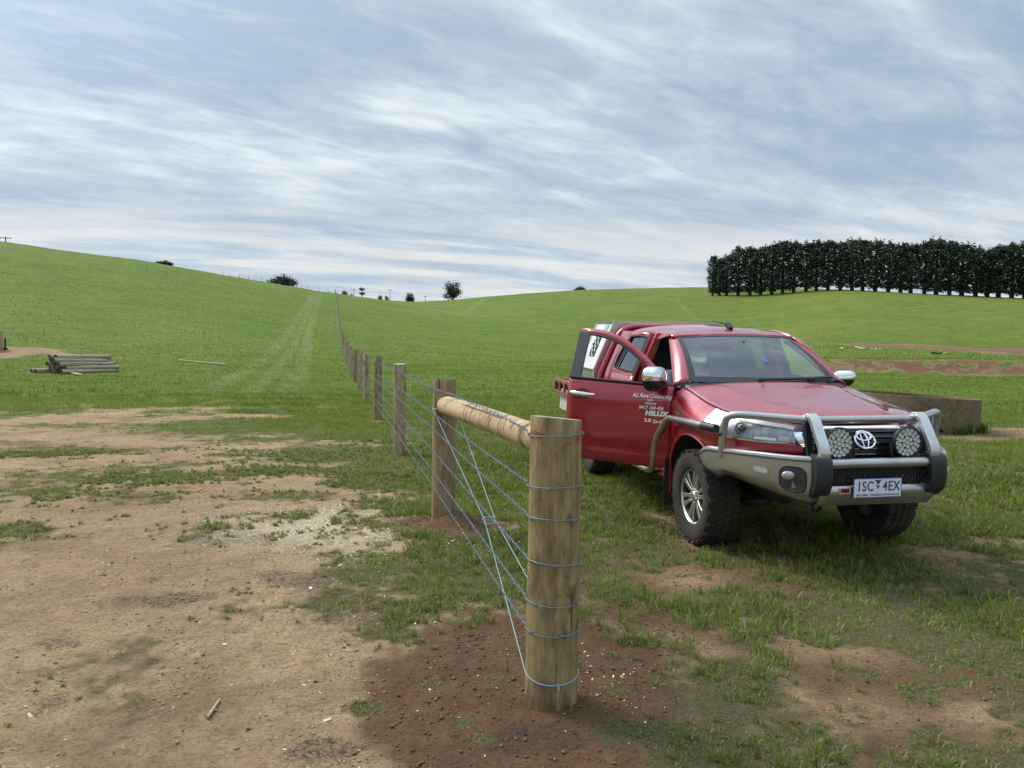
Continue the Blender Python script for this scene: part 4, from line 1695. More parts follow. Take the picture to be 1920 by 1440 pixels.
EZ = 1.003
for cx, cz, rx, rz, r in ((0, EZ, .078, .056, .0085), (0, EZ, .024, .054, .0075), (0, EZ + .022, .056, .026, .0075)):
    P, r = oval(cx, cz, rx, rz, r)
    em.tube(P, r, 8, cap=False)
em.build('emblem', M_CHROME, grl)

# ---- bull bar
bc_ = np.array([[1.12, 0, .895, .575], [1.12, .38, .895, .575], [1.105, .50, .893, .562], [1.04, .60, .892, .578], [.93, .70, .890, .610], [.78, .80, .886, .640], [.64, .878, .880, .672],
                [.56, .915, .876, .684], [.49, .938, .872, .650], [.40, .960, .868, .655], [.34, .968, .850, .690], [.29, .972, .815, .745]])
_ba = np.concatenate([[0], np.cumsum(np.hypot(np.diff(bc_[:, 0]), np.diff(bc_[:, 1])))])


def bar_pt(s, v, off=0.0, side=1):
    x, y, zt, zb = (float(np.interp(s, _ba, bc_[:, k])) for k in range(4))
    e = .02
    xa, xb = np.interp(s - e, _ba, bc_[:, 0]), np.interp(s + e, _ba, bc_[:, 0])
    ya, yb = np.interp(s - e, _ba, bc_[:, 1]), np.interp(s + e, _ba, bc_[:, 1])
    L = math.hypot(xb - xa, yb - ya)
    nx, ny = (yb - ya) / L, -(xb - xa) / L
    bul = .005 * math.sin(math.pi * v) + .020 * min(1, v * 3.5) - .16 * max(0, .26 - v) ** 1.1
    return Vector((x + nx * (off + bul - .03), side * (y + ny * (off + bul - .03)), lerp(zb, zt, v)))


bar = MB()
for side in (1, -1):
    S = np.linspace(.40, _ba[-1], 34)
    bar.grid([[bar_pt(s, v, 0, side) for v in np.linspace(0, 1, 12)] + [bar_pt(s, 1, -.06, side) + Vector((0, 0, .012)), bar_pt(s, 1, -.12, side)] for s in S])
Sc = np.linspace(-.44, .44, 15)
bar.grid([[Vector((1.118, y, .705)), Vector((1.120, y, .66)), Vector((1.118, y, .635)), Vector((1.07, y, .555)), Vector((.98, y, .55))] for y in Sc])
bb = bar.build('bull_bar', M_STEEL, ute, ang=35, solid=.008)
rt = MB()          # rolled top edge of each wing, lower cross tube
for side in (1, -1):
    rt.tube([bar_pt(s, 1, -.012, side) + Vector((0, 0, -.004)) for s in np.linspace(.46, _ba[-1], 24)], .024, 10)
rt.tube([(1.118, -.40, .862), (1.118, .40, .862)], .036, 14)
rt.build('rolled_edge', M_STEEL, bb)
tt = MB()          # top hoop
for_path = []
R = [(.535, .905, .82), (.555, .905, 1.085), (.60, .875, 1.160), (.90, .49, 1.150), (.935, .40, 1.149)]
pts = [Vector((x, y, z)) for x, y, z in R] + [Vector((x, -y, z)) for x, y, z in R[::-1]]
tt.tube(bend(pts, .13, 8), .029, 14)
tt.build('hoop', M_STEEL, bb)
for side in (1, -1):
    mt = MB()
    mt.lathe([(.0, .012), (.014, .012), (.016, 0)], 12, Matrix.Translation((.575, side * .94, 1.0)) @ Matrix.Rotation(R_(90) * -side, 4, 'X'))
    mt.build('bolt', M_TRIM, bb)
for side in (1, -1):
    u = MB()       # upright channel gripping the hoop
    u.rect(bend([(1.125, side * .43, .885), (1.135, side * .43, .955), (.985, side * .43, 1.172), (.935, side * .43, 1.188), (.885, side * .43, 1.155)], .05, 5), .076, .032, (0, 1, 0))
    u.build('upright', M_STEELL, bb, bevel=.008)
    ub = MB()
    ub.rect([(1.03, side * .468, .87), (.95, side * .468, 1.13)], .05, .03, (0, 1, 0))
    ub.build('upright_bracket', M_TRIM, bb, bevel=.004)
    ov = MB()      # black overrider
    ov.rect(bend([(1.08, side * .445, .905), (1.14, side * .445, .895), (1.152, side * .445, .80), (1.140, side * .445, .69), (1.08, side * .445, .64)], .05, 5), .125, .05, (0, 1, 0))
    ov.build('overrider', M_BLACK, bb, bevel=.015)
    # indicator and fog lamp let into the wing
    iv = MB()
    si = float(np.interp(.75, bc_[:, 1], _ba))
    for k, (hw, hh, of, m_) in enumerate(((.062, .024, .004, 0), (.052, .017, .010, 1))):
        pts_ = []
        for a in np.linspace(0, 2 * math.pi, 24, endpoint=False):
            ca_, sa_ = math.cos(a), math.sin(a)
            pts_.append(bar_pt(si + hw * math.copysign(abs(ca_) ** .45, ca_), .60 + hh / .24 * math.copysign(abs(sa_) ** .7, sa_), of, side))
        iv.add(pts_, [tuple(range(24))], k)
    iv.build('indicator', [M_SILVER, mat('frosted lens', (.50, .50, .49), .35)], bb, smooth=False)
    fo = MB()
    sf = float(np.interp(.605, bc_[:, 1], _ba))
    pts_, pts2 = [], []
    for a in np.linspace(0, 2 * math.pi, 28, endpoint=False):
        ca_, sa_ = math.cos(a), math.sin(a)
        kx, kz = math.copysign(abs(ca_) ** .6, ca_), math.copysign(abs(sa_) ** .7, sa_)
        pts_.append(bar_pt(sf + .098 * kx, .52 + .30 * kz, .004, side))
        pts2.append(bar_pt(sf + .088 * kx, .52 + .265 * kz, .007, side))
    fo.add(pts_, [tuple(range(28))], 0)
    fo.add(pts2, [tuple(range(28))], 1)
    fg = fo.build('fog_lamp', [M_BLACK, mat('fog lamp well', (.05, .052, .058), .3)], bb, smooth=False)
    fl_ = MB()
    cc = bar_pt(sf + .028, .60, .012, side)
    fl_.ball(cc, (.016, .046, .032), 16, Matrix.Rotation(R_(28 * side), 3, 'Z'))
    fl_.build('lens', mat('fog lens', (.48, .48, .46), .22, metal=.55), fg)
# honeycomb mesh between the tubes
hm = MB()
hm.box((1.085, 0, .775), (.012, .86, .14))
hmb = hm.build('intake_back', M_TRIM, bb)
hc = MB()
ax, az = .050, .030
for r in range(5):
    for c_ in range(-9, 10):
        cy, cz = c_ * ax + (ax / 2 if r % 2 else 0), .722 + r * az
        if abs(cy) > .40:
            continue
        hx = [Vector((1.10, cy + ax * .54 * math.cos(a) * .62, cz + az * .62 * math.sin(a))) for a in (0, R_(60), R_(120), math.pi, R_(240), R_(300))]
        hc.tube(hx + [hx[0]], .0022, 4, cap=False)
hc.build('honeycomb', mat('mesh black', (.05, .052, .056), .35), bb)

for y in (-.27, .27):
    lt = MB()
    Mx = Matrix.Translation((1.045, y, .998)) @ Matrix.Rotation(R_(90), 4, 'Y')
    lt.lathe([(0, -.065), (.06, -.06), (.10, -.03), (.112, -.01), (.114, .022), (.104, .026), (.100, .014)], 36, Mx)
    dl = lt.build('driving_light', M_BLACK, ute, ang=40)
    bk_ = MB()
    bk_.rect(bend([(1.04, y - .118, .99), (1.045, y - .122, .90), (1.045, y - .07, .885), (1.045, y + .07, .885), (1.045, y + .122, .90), (1.04, y + .118, .99)], .02, 4), .03, .008, (1, 0, 0))
    bk_.build('bracket', M_DARKALLOY, dl)
    rf_ = MB()
    rf_.lathe([(0, .0), (.100, .0)], 30, Mx)
    rf_.build('reflector', mat('lamp back', (.10, .09, .06), .35, metal=.8), dl)
    cup = MB()
    spots_ = [(0, 0)]
    for k, r_ in ((6, .032), (12, .0620), (16, .0870)):
        spots_ += [(r_ * math.cos(2 * math.pi * i / k + .2 * k), r_ * math.sin(2 * math.pi * i / k + .2 * k)) for i in range(k)]
    for a, b in spots_:
        cup.lathe([(0, -.003), (.008, .000), (.0128, .009), (.0150, .010)], 12, Mx @ Matrix.Translation((a, b, .003)))
    cup.build('lamp_cups', mat('bright reflector', (.86, .86, .82), .3, metal=.45), dl)  # whitened base colour stands in for sky mirrored in the cups
    ln_ = MB()
    ln_.lathe([(0, .021), (.07, .020), (.102, .017)], 30, Mx)
    ln_.build('lens', M_CLEAR, dl)

# ---- number plate and badge
pl0 = MB()
PX, PZ = 1.142, .690
PY = -.015
pl0.box((PX, PY, PZ), (.004, .376, .138))
plate = pl0.build('number_plate', [mat('plate rim', (.10, .16, .40), .35)], ute, bevel=.003)
p1 = MB()
p1.box((PX + .0022, PY, PZ), (.003, .364, .126))
p1.build('plate_face', M_PLATE, plate, bevel=.001)
MF = Matrix(((0, 0, 1, PX + .0045), (1, 0, 0, PY), (0, 1, 0, PZ), (0, 0, 0, 1)))


def on_plate(a, b):
    return MF @ Matrix.Translation((a, b, 0))


text_obj('1SC', .098, on_plate(-.098, .010), M_BLUE, plate, bold=.0012, wide=.78, space=1.06)
text_obj('4EX', .098, on_plate(.105, .010), M_BLUE, plate, bold=.0012, wide=.78, space=1.06)
text_obj('VICTORIA - THE EDUCATION STATE', .0205, on_plate(0, -.049), M_BLUE, plate, bold=.0003, wide=1.0)
tri = MB()
tri.prism([MF @ Vector(p) for p in ((-.026, .058, 0), (.026, .058, 0), (0, .022, 0))], (.0008, 0, 0))
tri.prism([MF @ Vector(p) for p in ((-.014, .018, 0), (.014, .018, 0), (0, -.008, 0))], (.0008, 0, 0))
tri.build('state_triangle', M_BLUE, plate, smooth=False)
bd = MB()
bd.box((1.127, -.255, .672), (.004, .075, .036))
bdg = bd.build('badge', M_REDBADGE, bb, bevel=.004)
text_obj('ARB', .026, Matrix(((0, 0, 1, 1.1295), (1, 0, 0, -.255), (0, 1, 0, .672), (0, 0, 0, 1))), M_TRIM, bdg, bold=.0016, wide=1.1)
bd2 = MB()
bd2.box((1.1255, -.255, .672), (.003, .084, .044))
bd2.build('badge_border', M_WHITE, bdg, bevel=.004)

# ---- side bars and steps
for side in (1, -1):
    s_ = MB()
    P = bend([(.46, .925, 1.03), (.30, .955, 1.03), (-.42, .962, 1.005), (-.645, .985, .765), (-.69, .985, .50), (-.80, .985, .462), (-2.55, .985, .452), (-2.66, .93, .455)], .10, 7)
    s_.tube([(x, y * side, z) for x, y, z in P], .030, 12)
    sb_ = s_.build('side_bar', M_STEEL, ute)
    b_ = MB()
    b_.tube([(.47, .922 * side, 1.03), (.30, .955 * side, 1.03)], .035, 12)
    b_.build('rubber_sleeve', M_BLACK, sb_)
    tr = MB()
    for k in range(6):
        tr.box((-1.72, side * (.835 + k * .022), .478), (1.75, .016, .012))
    tr.box((-1.72, side * .885, .462), (1.78, .13, .018))
    tr.build('step_tread', M_ALUPLATE, sb_)
    for x in (-.9, -1.7, -2.5):
        b2 = MB()
        b2.box((x, side * .75, .44), (.05, .36, .04))
        b2.build('step_bracket', M_UNDER, sb_)
    mf = MB()
    mf.rect([(-.535, side * .80, .62), (-.545, side * .80, .40), (-.555, side * .795, .19)], .26, .008, (0, 1, 0))
    mf.build('mud_flap', M_LINER, ute)


# ---- wheels
def wheel(c, side, steer=0.0, rot=0.0):
    Mw = Matrix.Translation(c) @ Matrix.Rotation(steer, 4, 'Z') @ Matrix.Rotation(-side * R_(90), 4, 'X') @ Matrix.Rotation(rot, 4, 'Z')
    hub = MB()        # barrel, brake, hub; local +Z faces outwards
    hub.lathe([(.222, -.11), (.205, -.10), (.200, .07), (.228, .10)], 40, Mw)
    hub.lathe([(0, -.02), (.15, -.02), (.15, -.005), (0, -.005)], 28, Mw)
    hub.lathe([(.07, .0), (.07, .075), (0, .078)], 20, Mw)
    w = hub.build('wheel', M_DARKALLOY, ute, ang=40)
    ty = MB()
    R0 = .395
    prof = [(.222, -.112), (.232, -.122), (.27, -.134), (.32, -.140), (.358, -.134), (.377, -.120), (.383, -.09), (.385, 0), (.383, .09), (.377, .120), (.358, .134),
            (.32, .140), (.27, .134), (.238, .124), (.226, .114)]
    ty.lathe(prof, 64, Mw)
    nb = 46
    for k in range(nb):
        a = 2 * math.pi * k / nb
        for z, wd, ln, ph, hh in ((-.096, .056, .040, 0, .0), (-.034, .050, .036, .5, .0), (.034, .050, .036, .0, .0), (.096, .056, .040, .5, .0)):
            aa = a + ph * 2 * math.pi / nb
            rr = R0 - .007 - (.004 if abs(z) > .05 else 0)
            Rk = Mw @ Matrix.Rotation(aa, 4, 'Z') @ Matrix.Translation((rr, 0, z)) @ Matrix.Rotation(R_(14 if z > 0 else -14), 4, 'X')
            ty.box(Rk.translation, (.014, ln * 1.06, wd * 1.03), Rk.to_3x3(), taper=.92)
        # shoulder lugs
        for sg in (-1, 1):
            Rk = Mw @ Matrix.Rotation(a + math.pi / nb * (k % 2), 4, 'Z') @ Matrix.Translation((.368, 0, sg * .126)) @ Matrix.Rotation(R_(-42 * sg), 4, 'Y')
            ty.box(Rk.translation, (.034, .030, .008), Rk.to_3x3())
    ty.build('tyre', M_MUDTREAD if side < 0 else M_RUB, w, ang=30)
    ri = MB()
    ri.lathe([(.212, .098), (.226, .112), (.231, .113), (.231, .104), (.222, .100)], 48, Mw)
    for k in range(6):
        a0 = 2 * math.pi * k / 6
        for da in (-.165, .165):
            Mk = Mw @ Matrix.Rotation(a0, 4, 'Z')
            p0 = Vector((.050, math.copysign(.012, da), .088))
            p1 = Vector((.135, math.copysign(.026, da), .098))
            p2 = Vector((.219 * math.cos(da * 1.1), .219 * math.sin(da * 1.1), .100))
            fr_ = [p0, p1, p2]
            wv = [.034, .032, .044]
            V = []
            for p, ww in zip(fr_, wv):
                dn = Vector((-p.y, p.x, 0)).normalized()
                V += [p - dn * ww / 2, p + dn * ww / 2, p + dn * ww / 2 - Vector((0, 0, .03)), p - dn * ww / 2 - Vector((0, 0, .03))]
            V = [Mk @ p for p in V]
            Fc = []
            for i in range(2):
                for j in range(4):
                    b0, b1 = i * 4 + j, i * 4 + (j + 1) % 4
                    Fc.append((b0, b1, b1 + 4, b0 + 4))
            ri.add(V, Fc)
    ri.lathe([(.075, .070), (.070, .090), (.045, .096), (.036, .108), (0, .112)], 24, Mw)
    for k in range(6):
        a0 = 2 * math.pi * (k + .5) / 6
        Mk = Mw @ Matrix.Rotation(a0, 4, 'Z') @ Matrix.Translation((.055, 0, .085))
        ri.lathe([(.010, 0), (.010, .018), (0, .020)], 6, Mk)
    ri.build('rim', M_SILVER, w, ang=30, bevel=.003)
    return w


WR = .395
wheel(Vector((0, -.785, WR)), -1, 0, .35)
wheel(Vector((0, .785, WR)), 1, 0, .1)
wheel(Vector((-3.085, -.785, WR)), -1, 0, .8)
wheel(Vector((-3.085, .785, WR)), 1, 0, .2)

# ---- underneath
ub_ = MB()
for y in (-.45, .45):
    ub_.box((-1.9, y, .56), (5.2, .09, .15))
ub_.box((-.3, 0, .62), (1.5, .85, .36))
ub_.box((.62, 0, .66), (.50, 1.1, .22))
ub_.box((-1.9, 0, .50), (1.6, .5, .14))
ub_.tube([(0, -.68, .40), (0, .68, .40)], .045)
ub_.tube([(-3.085, -.68, .395), (-3.085, .68, .395)], .06)
ub_.ball((-3.085, 0, .38), .15)
ub_.tube([(.55, -.5, .46), (.0, -.62, .36)], .025)
ub_.tube([(.55, .5, .46), (.0, .62, .36)], .025)
ub_.build('chassis', M_UNDER, ute)
tw = MB()
tw.tube([Vector((.86, -.30 + .035 * math.cos(a), .50 + .035 * math.sin(a))) for a in np.linspace(0, 2 * math.pi, 17)], .012, 8, cap=False)
tw.build('tow_eye', M_DARKALLOY, ute)

# ---- tray and headboard
ty_ = MB()
ty_.box((-3.78, 0, .985), (1.86, 1.86, .035))
for y in (-.45, .45):
    ty_.box((-3.78, y, .90), (1.86, .08, .13))
tray = ty_.build('tray', M_ALUPLATE, ute, bevel=.004)
for side in (1, -1):
    ts = MB()
    ts.box((-3.76, side * .945, 1.02), (1.90, .03, .04))
    ts.box((-3.76, side * .945, .86), (1.90, .03, .035))
    for x in np.linspace(-2.83, -4.70, 8):
        ts.box((x, side * .945, .94), (.05, .028, .13))
    ts.build('side_rail', M_RUSTRED, tray, bevel=.003)
    wg = MB()
    wg.prism([(-2.98, side * .90, .90), (-4.55, side * .90, .90), (-4.62, side * .90, .62), (-3.62, side * .90, .62), (-3.55, side * .90, .80), (-2.98, side * .90, .80)], (0, -side * .03, 0))
    wg.build('mudguard', M_WHITERUST, tray)
tb = MB()
tb.box((-4.70, 0, .93), (.05, 1.9, .20))
tb.build('tail_rail', M_RUSTRED, tray, bevel=.004)
hb = MB()
P = bend([(-2.80, -.88, .98), (-2.80, -.865, 1.20), (-2.80, -.635, 1.715), (-2.80, -.50, 1.785), (-2.80, .50, 1.785), (-2.80, .635, 1.715), (-2.80, .865, 1.20), (-2.80, .88, .98)], .12, 7)
hb.tube(P, .038, 12)
hbd = hb.build('headboard', M_RED, ute)
hme = MB()
hw_ = lambda z: lerp(.845, .60, ss(1.15, 1.78, z))
for k in range(-26, 27):
    for sg in (-1, 1):
        y0 = k * .10
        y1 = y0 + sg * .40
        pts_ = []
        for q in np.linspace(0, 1, 9):
            y, z = lerp(y0, y1, q), lerp(1.20, 1.76, q)
            if abs(y) < hw_(z):
                pts_.append((-2.81, y, z))
        if len(pts_) > 1:
            hme.rect(pts_, .008, .006)
for z in (1.18, 1.40, 1.60):
    hme.box((-2.81, 0, z), (.03, 2 * hw_(z), .03))
hme.build('headboard_mesh', mat('dark red steel', (.06, .012, .014), .6), hbd)
# ------------------------------------------------------------------ fence
def hz(x, y):
    return float(ground_z(np.array([x]), np.array([y]))[0])


def wood_mat(name, light, dark, stain, red=False, ringy=None, marks=0.0, along='Z'):
    m = bpy.data.materials.new(name)
    m.use_nodes = True
    t = NT(m.node_tree)
    b = m.node_tree.nodes['Principled BSDF']
    tc = t.n('ShaderNodeTexCoord')
    oi = t.n('ShaderNodeObjectInfo')
    P = t.vm('ADD', tc.outputs['Object'], t.comb(t.m('MULTIPLY', oi.outputs['Random'], 37.0), t.m('MULTIPLY', oi.outputs['Random'], 11.0), t.m('MULTIPLY', oi.outputs['Random'], 5.0)))
    st_ = (1, 1, .07) if along == 'Z' else (.07, 1, 1)
    g1 = t.noise(t.mapping(P, st_), 38.0, 6, .65)
    g2 = t.noise(t.mapping(P, st_), 130.0, 4, .6)
    n1 = t.noise(P, 5.5, 6, .65)
    n2 = t.noise(t.mapping(P, (1, 1, .35) if along == 'Z' else (.35, 1, 1)), 16.0, 6, .7)
    c = t.mix(t.rng(t.m('ADD', t.m('MULTIPLY', g1, .6), t.m('MULTIPLY', t.noise(t.mapping(P, st_), 13.0, 5, .6), .4)), .38, .62), dark, light)
    c = t.mix(t.m('MULTIPLY', t.rng(g2, .50, .72), .35), c, tuple(q * .45 for q in dark))
    c = t.mix(t.m('MULTIPLY', t.rng(n2, .45, .64), .75), c, stain)
    c = t.mix(t.m('MULTIPLY', t.rng(n1, .52, .70), .30), c, tuple(q * 1.25 for q in light))
    obj = tc.outputs['Object']
    x, y, z = t.sep(obj)
    # drying cracks along the grain
    ck = t.noise(t.mapping(P, (1, 1, .025) if along == 'Z' else (.025, 1, 1)), 26.0, 2, .5)
    c = t.mix(t.m('MULTIPLY', t.rng(ck, .63, .66), .8), c, (.035, .026, .018))
    kn_ = t.noise(t.mapping(P, (1, 1, .8)), 9.0, 2, .4)
    c = t.mix(t.m('MULTIPLY', t.rng(kn_, .70, .74), .7), c, (.07, .045, .028))
    if marks:
        # bark scars left by the peeling machine: dark dashes across the grain
        mk = t.noise(t.mapping(P, (1, .25, .25) if along == 'X' else (.3, .3, 1)), 30.0, 4, .7)
        zone = t.rng(t.noise(P, 2.3, 3, .5), .46, .60)
        c = t.mix(t.m('MULTIPLY', t.m('MULTIPLY', t.rng(mk, .52, .60), zone), marks), c, (.10, .06, .04))
    if red:
        # smear of red raddle paint under the top of the post
        band = t.m('MULTIPLY', t.rng(z, 1.165, 1.20), t.rng(z, 1.275, 1.235))
        sm = t.rng(t.noise(t.mapping(P, (1, 1, 1.6)), 13.0, 5, .7), .50, .60)
        c = t.mix(t.m('MULTIPLY', t.m('MULTIPLY', band, sm), .75), c, (.26, .045, .025))
        # damp blotches low down
        bl_ = t.m('MULTIPLY', t.rng(z, .30, .42), t.rng(z, .66, .52))
        bl_ = t.m('MULTIPLY', bl_, t.rng(x, -.02, .05))
        sm2 = t.rng(t.noise(t.mapping(P, (1, 1, .6)), 12.0, 3, .5), .50, .56)
        c = t.mix(t.m('MULTIPLY', t.m('MULTIPLY', bl_, sm2), .7), c, (.05, .034, .022))
        # splashed soil at the foot
        c = t.mix(t.m('MULTIPLY', t.rng(z, .16, .02), t.rng(n2, .35, .6)), c, (.11, .07, .04))
    t.put(b.inputs['Base Color'], c)
    b.inputs['Roughness'].default_value = .82
    b.inputs['Specular IOR Level'].default_value = .2
    bp = t.n('ShaderNodeBump')
    bp.inputs['Strength'].default_value = .45
    bp.inputs['Distance'].default_value = .006
    t.put(bp.inputs['Height'], t.m('ADD', g1, t.m('MULTIPLY', g2, .6)))
    t.t.links.new(bp.outputs[0], b.inputs['Normal'])
    return m


def endgrain_mat(name, a, b_, centre_axis='Z'):
    m = bpy.data.materials.new(name)
    m.use_nodes = True
    t = NT(m.node_tree)
    b = m.node_tree.nodes['Principled BSDF']
    tc = t.n('ShaderNodeTexCoord')
    P = tc.outputs['Object']
    x, y, z = t.sep(P)
    rr = t.m('SQRT', t.m('ADD', t.m('MULTIPLY', x, x), t.m('MULTIPLY', y, y)))
    rr = t.m('ADD', rr, t.m('MULTIPLY', t.noise(P, 18.0, 3), .02))
    w = t.m('SINE', t.m('MULTIPLY', rr, 520.0))
    n = t.noise(P, 60.0, 5, .7)
    c = t.mix(t.m('MULTIPLY', t.rng(w, -.4, 1), .5), a, b_)
    c = t.mix(t.rng(n, .42, .66), c, tuple(q * .5 for q in a))
    t.put(b.inputs['Base Color'], c)
    b.inputs['Roughness'].default_value = .9
    return m


W_FRONT = wood_mat('treated pine, strainer', (.39, .29, .145), (.215, .152, .072), (.125, .09, .047), red=True)
W_POST = wood_mat('treated pine, post', (.50, .39, .24), (.33, .24, .14), (.13, .09, .055))
W_BROWN = wood_mat('treated pine, brown post', (.38, .28, .155), (.235, .165, .09), (.14, .10, .06))
W_RAIL = wood_mat('peeled pine', (.52, .40, .235), (.40, .30, .17), (.33, .24, .14), marks=.95, along='X')
W_LOG = wood_mat('weathered log', (.52, .44, .32), (.36, .295, .205), (.26, .21, .145), along='X')
W_PALE = wood_mat('pale timber', (.58, .50, .32), (.46, .39, .24), (.36, .30, .19), along='X')
E_FRONT = endgrain_mat('end grain', (.40, .36, .25), (.29, .28, .19))
E_DARK = endgrain_mat('dark end grain', (.085, .075, .058), (.055, .048, .038))
M_WIRE = mat('blue-grey wire', (.19, .26, .33), .42, metal=.4)
M_WIREP = mat('pale blue wire', (.30, .45, .54), .35, metal=.35)


def post_mesh(h, r, seed, depth=.10, cut=.0, n=30, rows=14, wob=.02):
    rg = random.Random(seed)
    ph = [rg.uniform(0, 6.28) for _ in range(6)]
    mb = MB()
    Gd = []
    for i in range(rows + 1):
        q = i / rows
        z = lerp(-depth, h, q)
        row = []
        for k in range(n):
            a = 2 * math.pi * k / n
            rr = r * (1.02 - .04 * q + wob * math.sin(2 * a + ph[0] + z * .8) + wob * .6 * math.sin(3 * a + ph[1] - z * 1.3) + wob * .4 * math.sin(5 * a + ph[2]))
            zz = z + (cut * math.cos(a - ph[3]) if i == rows else 0)
            if i == rows - 0:
                rr *= .975
            row.append(Vector((rr * math.cos(a), rr * math.sin(a), zz)))
        if i == rows:
            Gd.append([Vector((p.x / .975, p.y / .975, p.z - .006)) for p in row])
        Gd.append(row)
    mb.grid(Gd, wrap=True)
    o = len(mb.v)
    last = Gd[-1]
    mb.v.append((0, 0, h + .0))
    base = o - n
    for k in range(n):
        mb.f.append((base + k, base + (k + 1) % n, o))
        mb.mi.append(1)
    return mb


fence = empty('wire_fence', (POST1[0], POST1[1], 0))
tag(fence, 'new timber and barbed wire fence running from thick strainer post up the hill', 'fence')
bpy.context.view_layer.update()
FI = Matrix.Translation((-POST1[0], -POST1[1], 0))
dr_ = ray(622.5, 545)
FD = Vector((dr_[0], dr_[1], 0)).normalized()          # the way the fence runs
FN = Vector((-FD.y, FD.x, 0))                            # its left-hand side
P1 = Vector((POST1[0], POST1[1], 0))
P2 = Vector((POST2[0], POST2[1], 0))
fd2 = (P2 - P1)
STEP = 5.45
posts = [(P1, .115), (P2, .103)]
# the line posts carry on from the second post towards the crest
q_ = P2 + FD * 4.55
off_ = 0
while True:
    if q_.length > 262:
        break
    posts.append((q_.copy(), .088))
    q_ = q_ + FD * STEP * (1 + .04 * math.sin(len(posts) * 2.1))
pz = []
line_me = [post_mesh(1.36, .09, s, cut=.006, n=18, rows=6).mesh('line_post', [W_POST if s % 3 else W_BROWN, E_FRONT]) for s in range(6)]
far_me = post_mesh(1.36, .088, 77, n=8, rows=2).mesh('line_post', [W_POST, E_FRONT])
for i, (p, r) in enumerate(posts):
    z = hz(p.x, p.y) if i > 1 else float(height(np.array([p.x]), np.array([p.y]))[0])
    if i < 2:
        z = 0.0 if i == 0 else .01
    pz.append(z)
    if i == 0:
        o = post_mesh(1.292, r, 3, cut=.012, n=44, rows=26, wob=.016).build('strainer_post', [W_FRONT, E_FRONT], fence, ang=40)
    elif i == 1:
        o = post_mesh(1.300, r, 8, cut=.006, n=36, rows=20).build('brace_post', [W_BROWN, E_FRONT], fence, ang=40)
    else:
        o = bpy.data.objects.new('line_post', line_me[(i * 5) % 6] if i < 16 else far_me)
        COL.objects.link(o)
        o.parent = fence
    o.location = (p.x - POST1[0], p.y - POST1[1], z)
    if i > 1:
        rr = random.Random(i)
        o.rotation_euler = (rr.gauss(0, .010), rr.gauss(0, .010), rr.uniform(0, 6.28))
        o.scale = (1, 1, rr.uniform(.97, 1.04))
    o['label'] = ('thick strainer post with a smear of red paint below its top', 'brown brace post with red soil heaped at its foot')[i] if i < 2 else ''
    if i > 1:
        del o['label']
# brace rail between the first two posts
mb = MB()
a = P2 + Vector((0, 0, 1.085)) + (P1 - P2).normalized() * .085
b = P1 + Vector((0, 0, 1.165)) - (P1 - P2).normalized() * .095
Lr = (b - a).length
Gd = []
rg = random.Random(4)
for i in range(41):
    q = i / 40
    row = []
    for k in range(28):
        an_ = 2 * math.pi * k / 28
        rr = lerp(.083, .068, q) * (1 + .02 * math.sin(2 * an_ + q * 3) + .012 * math.sin(3 * an_ - q * 7))
        if i == 0:
            rr *= .93
        row.append(Vector((Lr * q, rr * math.cos(an_), rr * math.sin(an_) + .008 * math.sin(q * 3))))
    Gd.append(row)
mb.grid(Gd, wrap=True)
mb.f.append(tuple(range(27, -1, -1)))
mb.mi.append(0)
rail = mb.build('brace_rail', W_RAIL, fence, ang=40)
rail.rotation_euler = (b - a).to_track_quat('X', 'Z').to_euler()
rail.location = FI @ a

# six barbed wires and the twisted brace wire
WH = [1.235, 1.005, .865, .672, .492, .362]
near_n = 6


def left_pt(i, h):
    p, r = posts[i]
    k = 1.0
    return p + FN * (r + .004) + Vector((0, 0, pz[i] + h * (1.0 if i < 2 else 1.02)))


